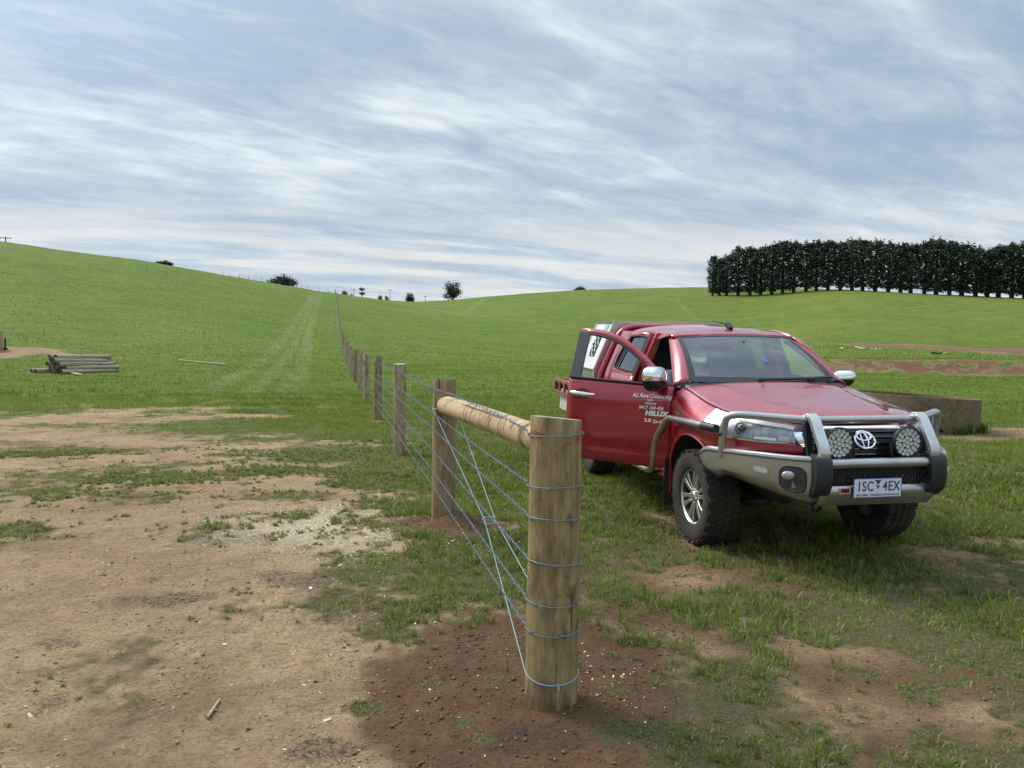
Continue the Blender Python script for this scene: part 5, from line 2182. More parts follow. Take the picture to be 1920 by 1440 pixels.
BARB = []
for w, h in enumerate(WH):
    mb = MB()
    # knotted ring round the strainer post
    r = .115 * 1.02 + .005
    ring = []
    for k in range(37):
        an_ = 2 * math.pi * k / 36
        ring.append(P1 + Vector((r * math.cos(an_), r * math.sin(an_), h - .012 + .006 * math.cos(an_ * 1.0 + w))))
    mb.tube([FI @ p for p in ring], .0023, 6, cap=False)
    path = [P1 + FN * (r + .001) + FD * .02 + Vector((0, 0, h))]
    for i in range(1, len(posts)):
        p = left_pt(i, h)
        if i == 1 and w == 0:
            p = p + Vector((0, 0, -.015))
        if i < 10:
            # a little slack between the posts
            prev = path[-1]
            for s in (.25, .5, .75):
                path.append(prev.lerp(p, s) + Vector((0, 0, -.006)))
        path.append(p)
    if w == 0:
        # the top wire lies along the crown of the rail
        for k in range(1, 4):
            t_ = k / 4
            path[k] = path[0].lerp(path[4], t_) + Vector((0, 0, .004)) + FN * -.03
    loc = [FI @ p for p in path]
    dist = [(p).length for p in path]
    rad = [.0016 if d < 14 else .0020 if d < 40 else .003 for d in dist]
    mb.tube(loc, rad, 5)
    # the tail of the wire wound back on itself beside the post
    A = path[0]
    Bv = (path[1] - path[0]).normalized()
    sp = [A + Bv * (q * .42) + Vector((0, .006 * math.cos(q * 60), .006 * math.sin(q * 60))) for q in np.linspace(0, 1, 60)]
    mb.tube([FI @ p for p in sp], .0022, 4)
    # barbs
    acc, nxt = 0.0, .07
    for k in range(len(path) - 1):
        if dist[k] > 15:
            break
        seg = path[k + 1] - path[k]
        sl2 = seg.length
        while acc + sl2 > nxt:
            p = path[k] + seg * ((nxt - acc) / sl2)
            d_ = seg.normalized()
            u_ = d_.cross(Vector((0, 0, 1))).normalized()
            v_ = d_.cross(u_)
            a0 = random.uniform(0, 3.14)
            for aa in (a0, a0 + 1.5):
                w_ = u_ * math.cos(aa) + v_ * math.sin(aa)
                mb.tube([FI @ (p - w_ * .013), FI @ (p + w_ * .013 + d_ * .004)], .0018, 4)
            mb.tube([FI @ (p - d_ * .008), FI @ (p + d_ * .008)], .0045, 6)
            nxt += .115
        acc += sl2
    for k in range(4):
        an_ = k * 1.7 + w
        p = P1 + Vector((r * math.cos(an_), r * math.sin(an_), h - .012))
        nr_ = Vector((math.cos(an_), math.sin(an_), 0))
        mb.tube([FI @ (p - Vector((0, 0, .013))), FI @ (p + Vector((0, 0, .013)) + nr_ * .008)], .0018, 4)
        tn = Vector((-math.sin(an_), math.cos(an_), 0))
        mb.tube([FI @ (p - tn * .009 + nr_ * .002), FI @ (p + tn * .009 + nr_ * .002)], .0045, 6)
    mb.build('barbed_wire', M_WIRE, fence, smooth=True)
mb = MB()
r1, r2 = .121, .108
ring = [P1 + Vector((r1 * math.cos(an_), r1 * math.sin(an_), .150 + .022 * math.sin(an_))) for an_ in np.linspace(math.pi + .1, 2 * math.pi + .5, 22)]
lowL, lowR = ring[0], ring[-1]
topL = P2 + FN * r2 + Vector((0, 0, 1.06))
topR = P2 - FN * r2 + Vector((0, 0, 1.04))
tq = .60           # where the two runs are twitched together
midL, midR = topL.lerp(lowL, tq), topR.lerp(lowR, tq)
cen = (midL + midR) / 2
midL2, midR2 = cen.lerp(midL, .30), cen.lerp(midR, .30)
path = [topL, midL2, lowL] + ring[1:-1] + [lowR, midR2, topR]
topring = [P2 + Vector((r2 * math.cos(an_), r2 * math.sin(an_), 1.05)) for an_ in np.linspace(0, 2 * math.pi, 25)]
mb.tube([FI @ p for p in path], .0027, 6)
mb.tube([FI @ p for p in topring], .0026, 6, cap=False)
for dz in (-.02, .02):
    mb.tube([FI @ (midL2 + (lowL - topL).normalized() * dz * 2.2), FI @ (midR2 + (lowR - topR).normalized() * dz * 2.2)], .003, 5)
for p in (midL2, midR2):
    mb.tube([FI @ (p - Vector((0, 0, .02))), FI @ (p + Vector((0, 0, .02)))], .0065, 6)
kn = P1 + Vector((.02, -r1 - .001, .128))
mb.tube([FI @ (kn + Vector((0, 0, .012))), FI @ (kn + Vector((.006, -.004, -.02)))], .006, 6)
mb.build('brace_wire', M_WIREP, fence)


# ------------------------------------------------------------------ other fences far off
def far_fence(name, pxs, h, label, cat, wires=(.95, .65, .35), r=.05):
    root = empty(name, (0, 0, 0))
    tag(root, label, cat)
    P = []
    me = post_mesh(h, r, 5, n=6, rows=2).mesh('fence_post', [W_POST, E_DARK])
    for (x, y) in pxs:
        q = RM(x, y)
        P.append(Vector(q))
        o = bpy.data.objects.new('fence_post', me)
        COL.objects.link(o)
        o.parent = root
        o.location = q
        o.scale = (1, 1, random.uniform(.85, 1.12))
        o.rotation_euler = (random.gauss(0, .02), random.gauss(0, .02), random.uniform(0, 6))
    for w in wires:
        mb = MB()
        mb.tube([p + Vector((0, 0, w)) for p in P], .006, 4)
        mb.build('wire', M_WIRE, root)
    return root


far_fence('hill_fence', [(275, 513.5), (312, 515), (333, 517), (356, 518.5), (394, 521), (418, 523), (431, 525), (449, 526), (466, 527.5), (491, 530), (525, 534.5), (545, 537),
                         (566, 539), (577, 541), (599, 546), (612, 548), (633, 552)], 1.45, 'old wire fence on thin weathered posts along the crest of the left hill', 'fence')


# ------------------------------------------------------------------ log pile
LX, LY, LZ = RM(124, 701)
TH = R_(62)
LA = Vector((math.cos(TH), math.sin(TH), 0))
LB = Vector((-math.sin(TH), math.cos(TH), 0))
log_me = []
for s in range(6):
    mb = MB()
    rg = random.Random(s)
    L, r = rg.uniform(2.45, 2.75), rg.uniform(.088, .102)
    ph = rg.uniform(0, 6)
    Gd = []
    for i in range(10):
        q = i / 9
        Gd.append([Vector((-L / 2 + L * q, r * (1.05 - .1 * q) * (1 + .03 * math.sin(2 * a_ + ph)) * math.cos(a_), r * (1.05 - .1 * q) * (1 + .03 * math.sin(2 * a_ + ph)) * math.sin(a_)))
                   for a_ in np.linspace(0, 2 * math.pi, 18, endpoint=False)])
    mb.grid(Gd, wrap=True)
    mb.f.append(tuple(range(17, -1, -1)))
    mb.mi.append(1)
    mb.f.append(tuple(range(len(mb.v) - 18, len(mb.v))))
    mb.mi.append(1)
    log_me.append((mb.mesh('log', [W_LOG, E_DARK]), r))
GRP = 'logs stacked in the pile on the grass'
SPECIAL = {(4, 0): 'nearest of the logs on the top layer of the pile', (3, 0): 'front log of the second layer down in the pile', (2, 0): 'grey log at the front of the middle layer of the pile',
           (1, 0): 'front log lying one layer above the ground in the pile', (0, 0): 'lowest front log of the pile, lying along the grass edge'}
pile0 = Vector((LX, LY, 0)) + LA * 1.3 + LB * 0.10
for lay, nn in enumerate((8, 7, 6, 5, 3)):
    for k in range(nn):
        me, r = log_me[(lay * 3 + k * 2) % 6]
        o = bpy.data.objects.new('log', me)
        COL.objects.link(o)
        sl_ = random.uniform(-.22, .22) + (-.04 * lay)
        if lay == 0 and k > 5:
            sl_ -= .5
        p = pile0 + LB * ((k + lay * .5) * .195) + LA * sl_
        o.location = (p.x, p.y, hz(LX, LY) + .10 + lay * .168)
        o.rotation_euler = (random.uniform(0, 6), random.gauss(0, .012), TH + random.gauss(0, .025))
        o.rotation_mode = 'XYZ'
        tag(o, SPECIAL.get((lay, k), 'round weathered log packed inside the pile, showing little more than its dark sawn end'), 'log', GRP)


def board(name, px0, px1, w, h, label, cat, m_, lift=.03):
    a_, b_ = Vector(RM(*px0)), Vector(RM(*px1))
    L = (b_ - a_).length
    mb = MB()
    mb.box((0, 0, 0), (L, w, h))
    o = mb.build(name, m_, None, bevel=min(w, h) * .15)
    o.location = (a_ + b_) / 2 + Vector((0, 0, lift))
    o.rotation_euler = (b_ - a_).to_track_quat('X', 'Z').to_euler()
    tag(o, label, cat)
    return o


board('timber_batten', (336, 677.5), (424, 685.5), .16, .09, 'long pale timber batten lying alone in the grass between log pile and wheel tracks', 'timber', W_PALE, .06)
board('timber_offcut', (44, 694), (64, 695), .14, .06, 'short pale offcut lying in the grass at the left end of the log pile', 'timber', W_PALE, .07)
board('timber_offcut', (131, 700), (152, 705), .16, .06, 'short pale offcut lying under the front log of the pile', 'timber', W_PALE, .05)
board('timber_plank', (1604, 652), (1622, 656), .30, .12, 'grey plank lying on the grass flat below the brown earth track', 'timber', W_LOG, .10)
# fallen stick on the bare earth
sx, sy = G(389, 1345)
ex, ey = G(412, 1312)
mb = MB()
mb.tube([(sx, sy, hz(sx, sy) + .010), ((sx + ex) / 2 + .004, (sy + ey) / 2, hz(sx, sy) + .016), (ex, ey, hz(ex, ey) + .010)], [.008, .007, .004], 7)
tag(mb.build('stick', mat('dry stick', (.36, .28, .19), .8, var=.3)), 'dry pale stick lying on the bare earth at lower left', 'stick')

# ------------------------------------------------------------------ concrete troughs
M_CONC = mat('weathered concrete', (.155, .105, .062), .92, var=.30, vscale=5, dirt=(.085, .062, .042), dirtf=.85, dscale=14, bump=.5, bscale=26)
M_CONCT = mat('tan concrete', (.34, .21, .125), .9, var=.2, vscale=6, bump=.3, bscale=40)


def trough(name, x, y, z, R, h, m_, label, tilt=(0, 0)):
    mb = MB()
    mb.lathe([(R, -.15), (R, 0), (R * .995, h - .02), (R - .015, h), (R - .075, h), (R - .085, h - .02), (R - .10, .15), (0, .14)], 72)
    o = mb.build(name, m_, None, ang=50)
    o.location = (x, y, z)
    o.rotation_euler = (tilt[0], tilt[1], 0)
    tag(o, label, 'trough')
    wt = MB()
    wt.lathe([(0, h * .58), (R - .098, h * .58)], 48)
    wt.build('water', mat('dark trough water', (.02, .022, .02), .05), o)
    return o


trough('water_trough', TANK[0], TANK[1], hz(*TANK) + .02, 1.22, .655, M_CONC, 'low round weathered concrete trough on the grass behind the ute', (0, R_(2.8)))
wd = 420
wa = rng.uniform(-2.6, -.2, wd)
wx, wy = TANK[0] + 1.27 * np.cos(wa) + rng.normal(0, .05, wd), TANK[1] + 1.27 * np.sin(wa) + rng.normal(0, .05, wd)
wk = fbm(wx / .3, wy / .3, 161, 2) > -.02
wx, wy = wx[wk], wy[wk]
wm = blades_mesh('weeds', wx, wy, ground_z(wx, wy), rng.uniform(.10, .30, len(wx)), np.full(len(wx), .022), rng.uniform(.1, .8, len(wx)),
                 np.array([.07, .14, .025]) * rng.uniform(.6, 1.4, (len(wx), 1)))
wm.materials.append(LEAF_GRASS)
wo = bpy.data.objects.new('weeds', wm)
COL.objects.link(wo)
tag(wo, 'leafy weeds growing against the foot of the round trough', 'weeds', kind='stuff')
tx, ty__, tz = RM(6, 656)
dirn = Vector((tx, ty__, 0)).normalized()
side_ = Vector((-dirn.y, dirn.x, 0))
Rt = 1.6
tc_ = Vector((tx, ty__, 0)) + side_ * Rt + dirn * .2
trough('water_tank', tc_.x, tc_.y, tz - .05, Rt, 35 / 1430 * ty__ + .05, M_CONCT, 'tall tan concrete water tank at the far left edge of the view')
px_, py_, pz_ = RM(9.8, 655.5)
mb = MB()
mb.tube([(0, 0, -.2), (0, 0, 21 / 1430 * py_)], .055, 8)
mb.box((0, 0, .06), (.26, .26, .14), taper=.6)
o = mb.build('pipe_stand', mat('black pipe', (.012, .012, .013), .5))
o.location = (px_, py_, pz_)
tag(o, 'short black standpipe beside the tan concrete tank', 'pipe')


# ------------------------------------------------------------------ stones on the right-hand flat
def rock(px, py, s, col, label, cat='stone', sq=(1, 1, .6)):
    x, y, z = RM(px, py)
    bm = bmesh.new()
    bmesh.ops.create_icosphere(bm, subdivisions=2, radius=s)
    rg = random.Random(int(px * 7))
    for v in bm.verts:
        k = 1 + rg.uniform(-.22, .22)
        v.co = Vector((v.co.x * k * sq[0], v.co.y * k * sq[1], v.co.z * k * sq[2]))
    me = bpy.data.meshes.new('stone')
    bm.to_mesh(me)
    bm.free()
    me.materials.append(mat('stone', col, .9, var=.3))
    o = bpy.data.objects.new('stone', me)
    COL.objects.link(o)
    o.location = (x, y, z + s * .3)
    tag(o, label, cat)


rock(1750, 663, .20, (.012, .012, .012), 'leftmost of the three black stones on the far grass flat')
rock(1757, 664, .17, (.014, .014, .014), 'middle one of the three black stones on the far grass flat')
rock(1764, 663.5, .19, (.012, .012, .012), 'rightmost of the three black stones on the far grass flat')
rock(1772, 664.5, .20, (.30, .27, .20), 'pale stone just right of the three black stones')
for k, (x, s) in enumerate(((1578, .18), (1635, .14), (1642, .15), (1650, .16))):
    rock(x, 654 + .02 * (x - 1578), s, (.62, .62, .55), ('lone white stone left of the grey plank', 'leftmost of three white stones in a row right of the grey plank',
                                                           'middle one of three white stones in a row right of the grey plank', 'rightmost of three white stones in a row right of the grey plank')[k])


# ------------------------------------------------------------------ trees
LEAF_FAR = leaf_mat('far foliage', trans=.15, rough=.7)
M_BARK = mat('dark bark', (.035, .030, .026), .95, var=.3)
M_BARKP = mat('pale bark', (.10, .09, .08), .9, var=.3)


def leaves(C, size, tint, flat=.5, seed=0):
    """small four-sided leaf sprays at the points C"""
    r = np.random.default_rng(seed)
    n = len(C)
    a = r.uniform(0, 2 * np.pi, n)
    u = np.stack([np.cos(a), np.sin(a), r.normal(0, 1 - flat, n)], -1)
    u /= np.linalg.norm(u, axis=1)[:, None]
    w = r.normal(0, 1, (n, 3)) * np.array([1, 1, 1]) + np.array([0, 0, 0])
    v = np.cross(u, w)
    v[:, 2] *= (1 - flat * .6)
    v /= np.linalg.norm(v, axis=1)[:, None]
    s = size * r.uniform(.6, 1.4, n)
    uu, vv = u * s[:, None] * .8, v * s[:, None] * .42
    V = np.stack([C - uu, C - vv, C + uu, C + vv], 1)
    return V


def tree_parts(name_mat, H, sprays, tint, leaf, flat, trunk_r, bark, seed, limb_r=.05, trunk_h=None, two_tone=.35):
    """sprays: list of (base, tip, spread, count)"""
    r = np.random.default_rng(seed)
    pts = []
    tn = []
    tb_ = MB()
    th = trunk_h or H * .9
    tb_.tube([(0, 0, -.5), (0, 0, th * .25), (.05 * trunk_r, .1 * trunk_r, th * .6), (0, 0, th)], [trunk_r * 1.25, trunk_r, trunk_r * .65, trunk_r * .15], 8)
    for b_, t_, spr, cnt in sprays:
        b_, t_ = np.array(b_, float), np.array(t_, float)
        tb_.tube([tuple(b_), tuple(b_ * .5 + t_ * .5 + np.array([0, 0, -.12])), tuple(t_)], [limb_r * 1.6, limb_r, limb_r * .4], 4, cap=False)
        q = r.uniform(.25, 1.0, cnt) ** .7
        c = b_[None] + (t_ - b_)[None] * q[:, None] + r.normal(0, 1, (cnt, 3)) * np.array([spr, spr, spr * (1 - flat * .7)])
        pts.append(c)
        tn.append(np.full(cnt, r.uniform(0, 1)) * .6 + r.uniform(0, 1, cnt) * .4)
    C = np.concatenate(pts)
    T_ = np.concatenate(tn)[:, None]
    V = leaves(C, leaf, None, flat, seed)
    c0 = np.array(tint) * (1 - two_tone)
    c1 = np.array(tint) * (1 + two_tone)
    me = raw_mesh('crown', V, np.array([[0, 1, 2, 3]]), c0 * (1 - T_) + c1 * T_, 4)
    me.materials.append(LEAF_FAR)
    return tb_.mesh('trunk', bark), me


def cypress(seed, H=16.0, W=3.15):
    rg = random.Random(seed)
    sp = []
    for k in range(78):
        q = (k + rg.random()) / 78
        z = lerp(1.25, H * .97, q ** .92)
        w = W * (.62 + .45 * math.sin(min(1, q * 1.25) * math.pi * .62)) * (1.0 if q < .8 else lerp(1, .42, (q - .8) / .2)) * rg.uniform(.62, 1.18)
        a_ = k * 2.4 + rg.uniform(-.5, .5)
        rise = rg.uniform(.25, .75) * w * (.45 + .5 * q)
        b_ = (0.1 * math.cos(a_), .1 * math.sin(a_), z - rise * .6)
        sp.append((b_, (w * math.cos(a_), w * math.sin(a_), z + rise * .4), .38 + .05 * w, 46))
    for k in range(9):          # ragged leaders at the top
        a_ = rg.uniform(0, 6.28)
        d = rg.uniform(.2, 2.0)
        sp.append(((d * .5 * math.cos(a_), d * .5 * math.sin(a_), H * .82), (d * math.cos(a_), d * math.sin(a_), H * rg.uniform(.92, 1.07)), .17, 18))
    for k in range(5):          # dead lower limbs
        a_ = rg.uniform(0, 6.28)
        sp.append(((0, 0, rg.uniform(1.2, 1.8)), (W * .8 * math.cos(a_), W * .8 * math.sin(a_), rg.uniform(2.1, 2.8)), .25, 8))
    return tree_parts('c', H, sp, (.048, .072, .046), .42, .55, .50, M_BARK, seed, .06, H * .92, .45)


def put_tree(name, tm, cm, loc, s=(1, 1, 1), rz=0.0, label='', cat='tree', group=None):
    root = empty(name, loc, (0, 0, rz))
    root.scale = s
    tag(root, label, cat, group)
    for nm, me in (('trunk', tm), ('crown', cm)):
        o = bpy.data.objects.new(nm, me)
        COL.objects.link(o)
        o.parent = root
    return root


ORD = ['first', 'second', 'third', 'fourth', 'fifth', 'sixth', 'seventh', 'eighth', 'ninth', 'tenth', 'eleventh', 'twelfth', 'thirteenth', 'fourteenth', 'fifteenth', 'sixteenth',
       'seventeenth', 'eighteenth', 'nineteenth', 'twentieth', 'twenty-first', 'twenty-second', 'twenty-third', 'twenty-fourth', 'twenty-fifth', 'twenty-sixth', 'twenty-seventh', 'twenty-eighth', 'twenty-ninth', 'thirtieth']
cyp = [cypress(s) for s in range(7)]
_tr = [(1336, 478, .62), (1349, 484, .72), (1362, 478, .9), (1384, 463, 1.), (1406, 461, 1.), (1426, 462, 1.), (1447, 456, 1.), (1467, 450, 1.), (1488, 451, 1.), (1511, 454, 1.), (1530, 451, 1.), (1552, 449, 1.),
       (1575, 452, 1.), (1597, 447, 1.), (1617, 448, 1.), (1641, 449, 1.), (1665, 454, 1.), (1688, 456, 1.), (1707, 455, 1.), (1733, 450, 1.), (1755, 446, 1.05), (1780, 450, 1.), (1803, 455, 1.1), (1829, 463, 1.05), (1851, 468, .95),
       (1872, 458, 1.1), (1897, 455, 1.05), (1922, 456, 1.1), (1947, 456, 1.1)]
for i, (px, ytop, w) in enumerate(_tr):
    u_ = px
    D_ = 262 - (px - 1335) / 585 * 47
    if px > 1560:
        D_ = min(D_, float(np.interp(px, _u, _Y)) - 2)
    d = ray(px, 550)
    x, y = d[0] / d[1] * D_, D_
    z = float(height(np.array([x]), np.array([y]))[0])
    dt = ray(px, ytop)
    zt = H + dt[2] / dt[1] * D_
    k = (zt - z) / 16.3
    tm, cm = cyp[(i * 3) % 7]
    put_tree('cypress_tree', tm, cm, (x, y, z - .1), (1.02 * w, 1.02 * w, k), i * 1.9,
             f'dark cypress, {ORD[i]} from the left end of the windbreak row', 'tree', 'cypresses in the windbreak row')


def far_tree(name, px, ytop, wpx, D_, label, style, cat='tree', tint=(.030, .045, .026), sink=0.0):
    d = ray(px, ytop)
    x, y = d[0] / d[1] * D_, D_
    z = float(height(np.array([x]), np.array([y]))[0]) - sink
    zt = H + d[2] / d[1] * D_
    Ht = max(zt - z, 1.0)
    W = wpx / F * D_ / 2
    rg = random.Random(int(px))
    sp = []
    if style == 'gum':
        for k in range(30):
            a_ = k * 2.4 + rg.uniform(-.4, .4)
            q = rg.uniform(.15, 1)
            rr = W * rg.uniform(.35, 1.0) * math.sqrt(max(0, 1 - (q * 1.0 - .25) ** 2))
            sp.append(((0, 0, Ht * (.15 + .4 * q)), (rr * math.cos(a_), rr * math.sin(a_), Ht * (.30 + .68 * q)), W * .16, 60))
        tm, cm = tree_parts('g', Ht, sp, tint, W * .10, .25, W * .10, M_BARK, int(px), W * .02, Ht * .75)
    elif style == 'round':
        for k in range(34):
            a_ = k * 2.4
            q = (k + .5) / 34
            ph = math.acos(1 - 1.75 * q)
            rr = W * .82 * math.sin(ph) * rg.uniform(.8, 1.1)
            sp.append(((0, 0, Ht * .35), (rr * math.cos(a_), rr * math.sin(a_), Ht * (.54 + .40 * math.cos(ph))), W * .18, 60))
        tm, cm = tree_parts('r', Ht, sp, tint, W * .13, .15, W * .10, M_BARK, int(px), W * .02, Ht * .5)
    elif style == 'pine':
        for k in range(18):
            lay = (.30, .62, .92)[k % 3]
            a_ = k * 2.4
            rr = W * rg.uniform(.4, 1.0) * (1.05 if lay < .8 else .9)
            sp.append(((0, 0, Ht * (lay - .12)), (rr * math.cos(a_), rr * math.sin(a_), Ht * lay * rg.uniform(.95, 1.05)), W * .16, 55))
        tm, cm = tree_parts('p', Ht, sp, tint, W * .13, .55, W * .12, M_BARK, int(px), W * .03, Ht * .92)
    else:                      # low bush spreading from the ground
        for k in range(40):
            a_ = k * 2.4
            q = math.sqrt((k + .5) / 40)
            rr = W * q
            sp.append(((rr * .3 * math.cos(a_), rr * .3 * math.sin(a_), 0), (rr * math.cos(a_), rr * math.sin(a_), Ht * (.95 - .55 * q * q) * rg.uniform(.8, 1.05)), W * .10, 60))
        tm, cm = tree_parts('b', Ht, sp, tint, W * .07, .3, W * .06, M_BARK, int(px), W * .015, Ht * .4)
    return put_tree(name, tm, cm, (x, y, z), (1, 1, 1), rg.uniform(0, 6), label, cat)


far_tree('gum_tree', 849, 527, 40, 400, 'tall open-crowned gum tree on the skyline in the dip between the hills', 'gum', tint=(.035, .045, .036))
far_tree('round_tree', 768.5, 547, 19, 390, 'single round dark tree on the skyline left of the gum tree', 'round', tint=(.032, .048, .032))
far_tree('round_tree', 713, 552.5, 11, 350, 'left one of two small dark trees standing side by side on the skyline', 'round', tint=(.03, .045, .03))
far_tree('round_tree', 725, 553.5, 11, 350, 'right one of two small dark trees standing side by side on the skyline', 'gum', tint=(.03, .045, .03))
far_tree('pine_tree', 679, 538.5, 17, 330, 'layered pine on the skyline just right of the fence end', 'pine', tint=(.026, .038, .028))
far_tree('round_tree', 646, 543.5, 13, 320, 'small bushy tree on the skyline nearest the end of the long fence', 'round', tint=(.04, .05, .03))
far_tree('bush', 659, 548, 14, 320, 'low brownish bush on the skyline between bushy tree and layered pine', 'bush', 'bush', tint=(.07, .06, .045))
far_tree('bush', 531, 517, 56, 250, 'broad dark bush standing on the crest of the left hill', 'bush', 'bush', tint=(.020, .036, .018))
far_tree('bush', 308, 489.5, 34, 212, 'flat-topped dark bush peeping over the crest of the left hill', 'bush', 'bush', tint=(.02, .025, .022))
far_tree('bush', 1088, 535.5, 24, 380, 'small bush on the skyline above the ute roof', 'bush', 'bush', tint=(.035, .045, .032))
far_tree('bush', 805, 562.5, 16, 400, 'low bush on the skyline just left of the gum tree', 'bush', 'bush', tint=(.03, .04, .03))
far_tree('bush', 745, 561.5, 16, 400, 'low bush on the skyline beside a power pole and the single round tree', 'bush', 'bush', tint=(.035, .045, .032))
far_tree('bush', 616, 545, 12, 300, 'tiny bush on the skyline left of the long fence end', 'bush', 'bush', tint=(.03, .035, .03))


def power_pole(px, ytop, D_, label, arms=1):
    d = ray(px, ytop)
    x, y = d[0] / d[1] * D_, D_
    z = float(height(np.array([x]), np.array([y]))[0])
    zt = H + d[2] / d[1] * D_
    mb = MB()
    mb.tube([(0, 0, -.5), (0, 0, zt - z)], [.17, .12], 7)
    o = mb.build('power_pole', mat('grey pole', (.12, .11, .10), .9))
    o.location = (x, y, z)
    o.rotation_euler = (0, 0, .3)
    for k in range(arms):
        cm = MB()
        zz = zt - z - .35 - 1.1 * k
        cm.box((0, 0, zz), (2.4, .14, .16))
        for q in (-1.05, -.5, .5, 1.05):
            cm.tube([(q, 0, zz), (q, 0, zz + .28)], .05, 5)
        cm.build('cross_arm', mat('grey arm', (.13, .12, .11), .9), o)
    tag(o, label, 'power pole')


power_pole(10.5, 443.5, 182, 'power pole with two cross arms peeping over the left hill at the left edge', 2)
power_pole(663.5, 541.5, 380, 'power pole on the skyline just left of the layered pine', 1)
power_pole(731.5, 543, 370, 'tallest power pole on the skyline right of the two small trees', 1)
power_pole(797.5, 554.5, 400, 'power pole on the skyline between the round tree and the gum tree', 1)

# ------------------------------------------------------------------ dog box on the tray
dbx = empty('dog_box', (0, 0, 0))
dbx.matrix_world = ute.matrix_world @ Matrix.Translation((-3.25, 0, .985))
dbx.scale = (1, 1, 1)
tag(dbx, 'white aluminium dog box with slanted sides standing on the tray behind the red headboard', 'dog box')
bpy.context.view_layer.update()
X0, X1 = .33, -.36
sec = [(-.90, 0), (-.90, .285), (-.665, .845), (.665, .845), (.90, .285), (.90, 0)]
mb = MB()
for i in range(len(sec) - 1):
    (ya, za), (yb, zb_) = sec[i], sec[i + 1]
    mb.add([Vector((X0, ya, za)), Vector((X1, ya, za)), Vector((X1, yb, zb_)), Vector((X0, yb, zb_))], [(0, 1, 2, 3)], 1 if i in (0, 4) else 0)
mb.add([Vector((X0, y, z)) for y, z in sec], [tuple(range(6))], 1)
mb.add([Vector((X1, y, z)) for y, z in sec], [tuple(range(5, -1, -1))], 0)
db = mb.build('shell', [M_ALUBOX, M_ALUPLATE], dbx, smooth=False, solid=.012)
ed = MB()
for side in (1, -1):
    for x in (X0, X1):
        ed.rect([(x, side * .905, .0), (x, side * .905, .285), (x, side * .668, .850)], .035, .012)
    ed.rect([(X0, side * .905, .285), (X1, side * .905, .285)], .02, .012)
    ed.rect([(X0, side * .668, .850), (X1, side * .668, .850)], .035, .012)
ed.rect([(X0 + .006, -.67, .852), (X0 + .006, .67, .852)], .03, .03)
ed.build('edge_trim', M_STEELL, dbx)


def on_side(a, t, off=.006):
    """a along the box, t up the slanted right side"""
    ya, za, yb, zb_ = -.90, .285, -.665, .845
    n_ = Vector((0, -(zb_ - za), -(ya - yb) * -1)).normalized()
    n_ = Vector((0, -.922, .387))
    return Vector((a, lerp(ya, yb, t), lerp(za, zb_, t))) + n_ * off


vm = MB()
vm.add([on_side(*p) for p in ((.10, .26), (-.13, .26), (-.13, .76), (.10, .76))], [(0, 1, 2, 3)])
vent = vm.build('vent', mat('vent dark', (.006, .006, .007), .8), dbx, smooth=False)
vl = MB()
for k in range(-6, 8):
    for sg in (-1, 1):
        pts_ = []
        for q in np.linspace(0, 1, 11):
            t_ = lerp(.26, .76, q)
            a_ = -.015 + k * .115 + sg * (q - .5) * .32
            if -.13 <= a_ <= .10:
                pts_.append(on_side(a_, t_, .012))
        if len(pts_) > 1:
            vl.rect(pts_, .010, .006)
vl.build('vent_mesh', M_ALUBOX, vent)
lb = MB()
lb.add([on_side(*p) for p in ((.20, .84), (.06, .84), (.06, .96), (.20, .96))], [(0, 1, 2, 3)])
lb.build('sticker', M_GREENLBL, dbx, smooth=False)
lk = MB()
lk.lathe([(0, .02), (.03, .02), (.035, 0)], 14, Matrix.Translation((.02, -.905, .06)) @ Matrix.Rotation(R_(90), 4, 'X'))
lk.build('lock', M_TRIM, dbx)

# ------------------------------------------------------------------ the driver
drv = empty('person', (0, 0, 0))
drv.matrix_world = ute.matrix_world @ Matrix.Translation((-1.50, -.36, .98))
tag(drv, 'driver in a grey cap and blue-grey shirt sitting behind the wheel, looking down', 'person')
bpy.context.view_layer.update()
O_ = Vector((-1.62, -.36, .98))


def L_(x, y, z):
    return Vector((x, y, z)) - O_


HEAD = L_(-1.375, -.335, 1.475)
HR = Matrix.Rotation(R_(16), 3, 'Y') @ Matrix.Rotation(R_(-8), 3, 'Z')


def hp(x, y, z):
    return HEAD + HR @ Vector((x, y, z))


bd_ = MB()
bd_.ball(HEAD + HR @ Vector((-.012, 0, .025)), (.098, .076, .112), 24, HR)           # skull
bd_.ball(hp(.028, 0, -.055), (.062, .060, .070), 18, HR)                              # jaw
bd_.ball(hp(.075, 0, -.098), (.025, .030, .022), 12, HR)                              # chin
bd_.tube([hp(.088, 0, .022), hp(.108, 0, -.010), hp(.112, 0, -.024)], [.011, .015, .014], 10)   # nose
bd_.ball(hp(.098, .010, -.030), .009, 8)
bd_.ball(hp(.098, -.010, -.030), .009, 8)
bd_.tube([hp(.078, -.048, .034), hp(.092, -.02, .040), hp(.092, .02, .040), hp(.078, .048, .034)], .012, 8)   # brow
bd_.tube([hp(.080, -.024, -.058), hp(.090, 0, -.056), hp(.080, .024, -.058)], [.006, .009, .006], 8)          # upper lip
bd_.tube([hp(.078, -.020, -.068), hp(.087, 0, -.068), hp(.078, .020, -.068)], [.006, .009, .006], 8)
for s in (-1, 1):
    bd_.ball(hp(-.008, s * .078, .002), (.022, .012, .033), 12, HR)                    # ear
    bd_.ball(hp(.062, s * .045, -.018), (.026, .022, .026), 10, HR)                    # cheek
bd_.tube([hp(-.025, 0, -.05), L_(-1.44, -.355, 1.36), L_(-1.50, -.36, 1.30)], [.056, .055, .065], 14)   # neck
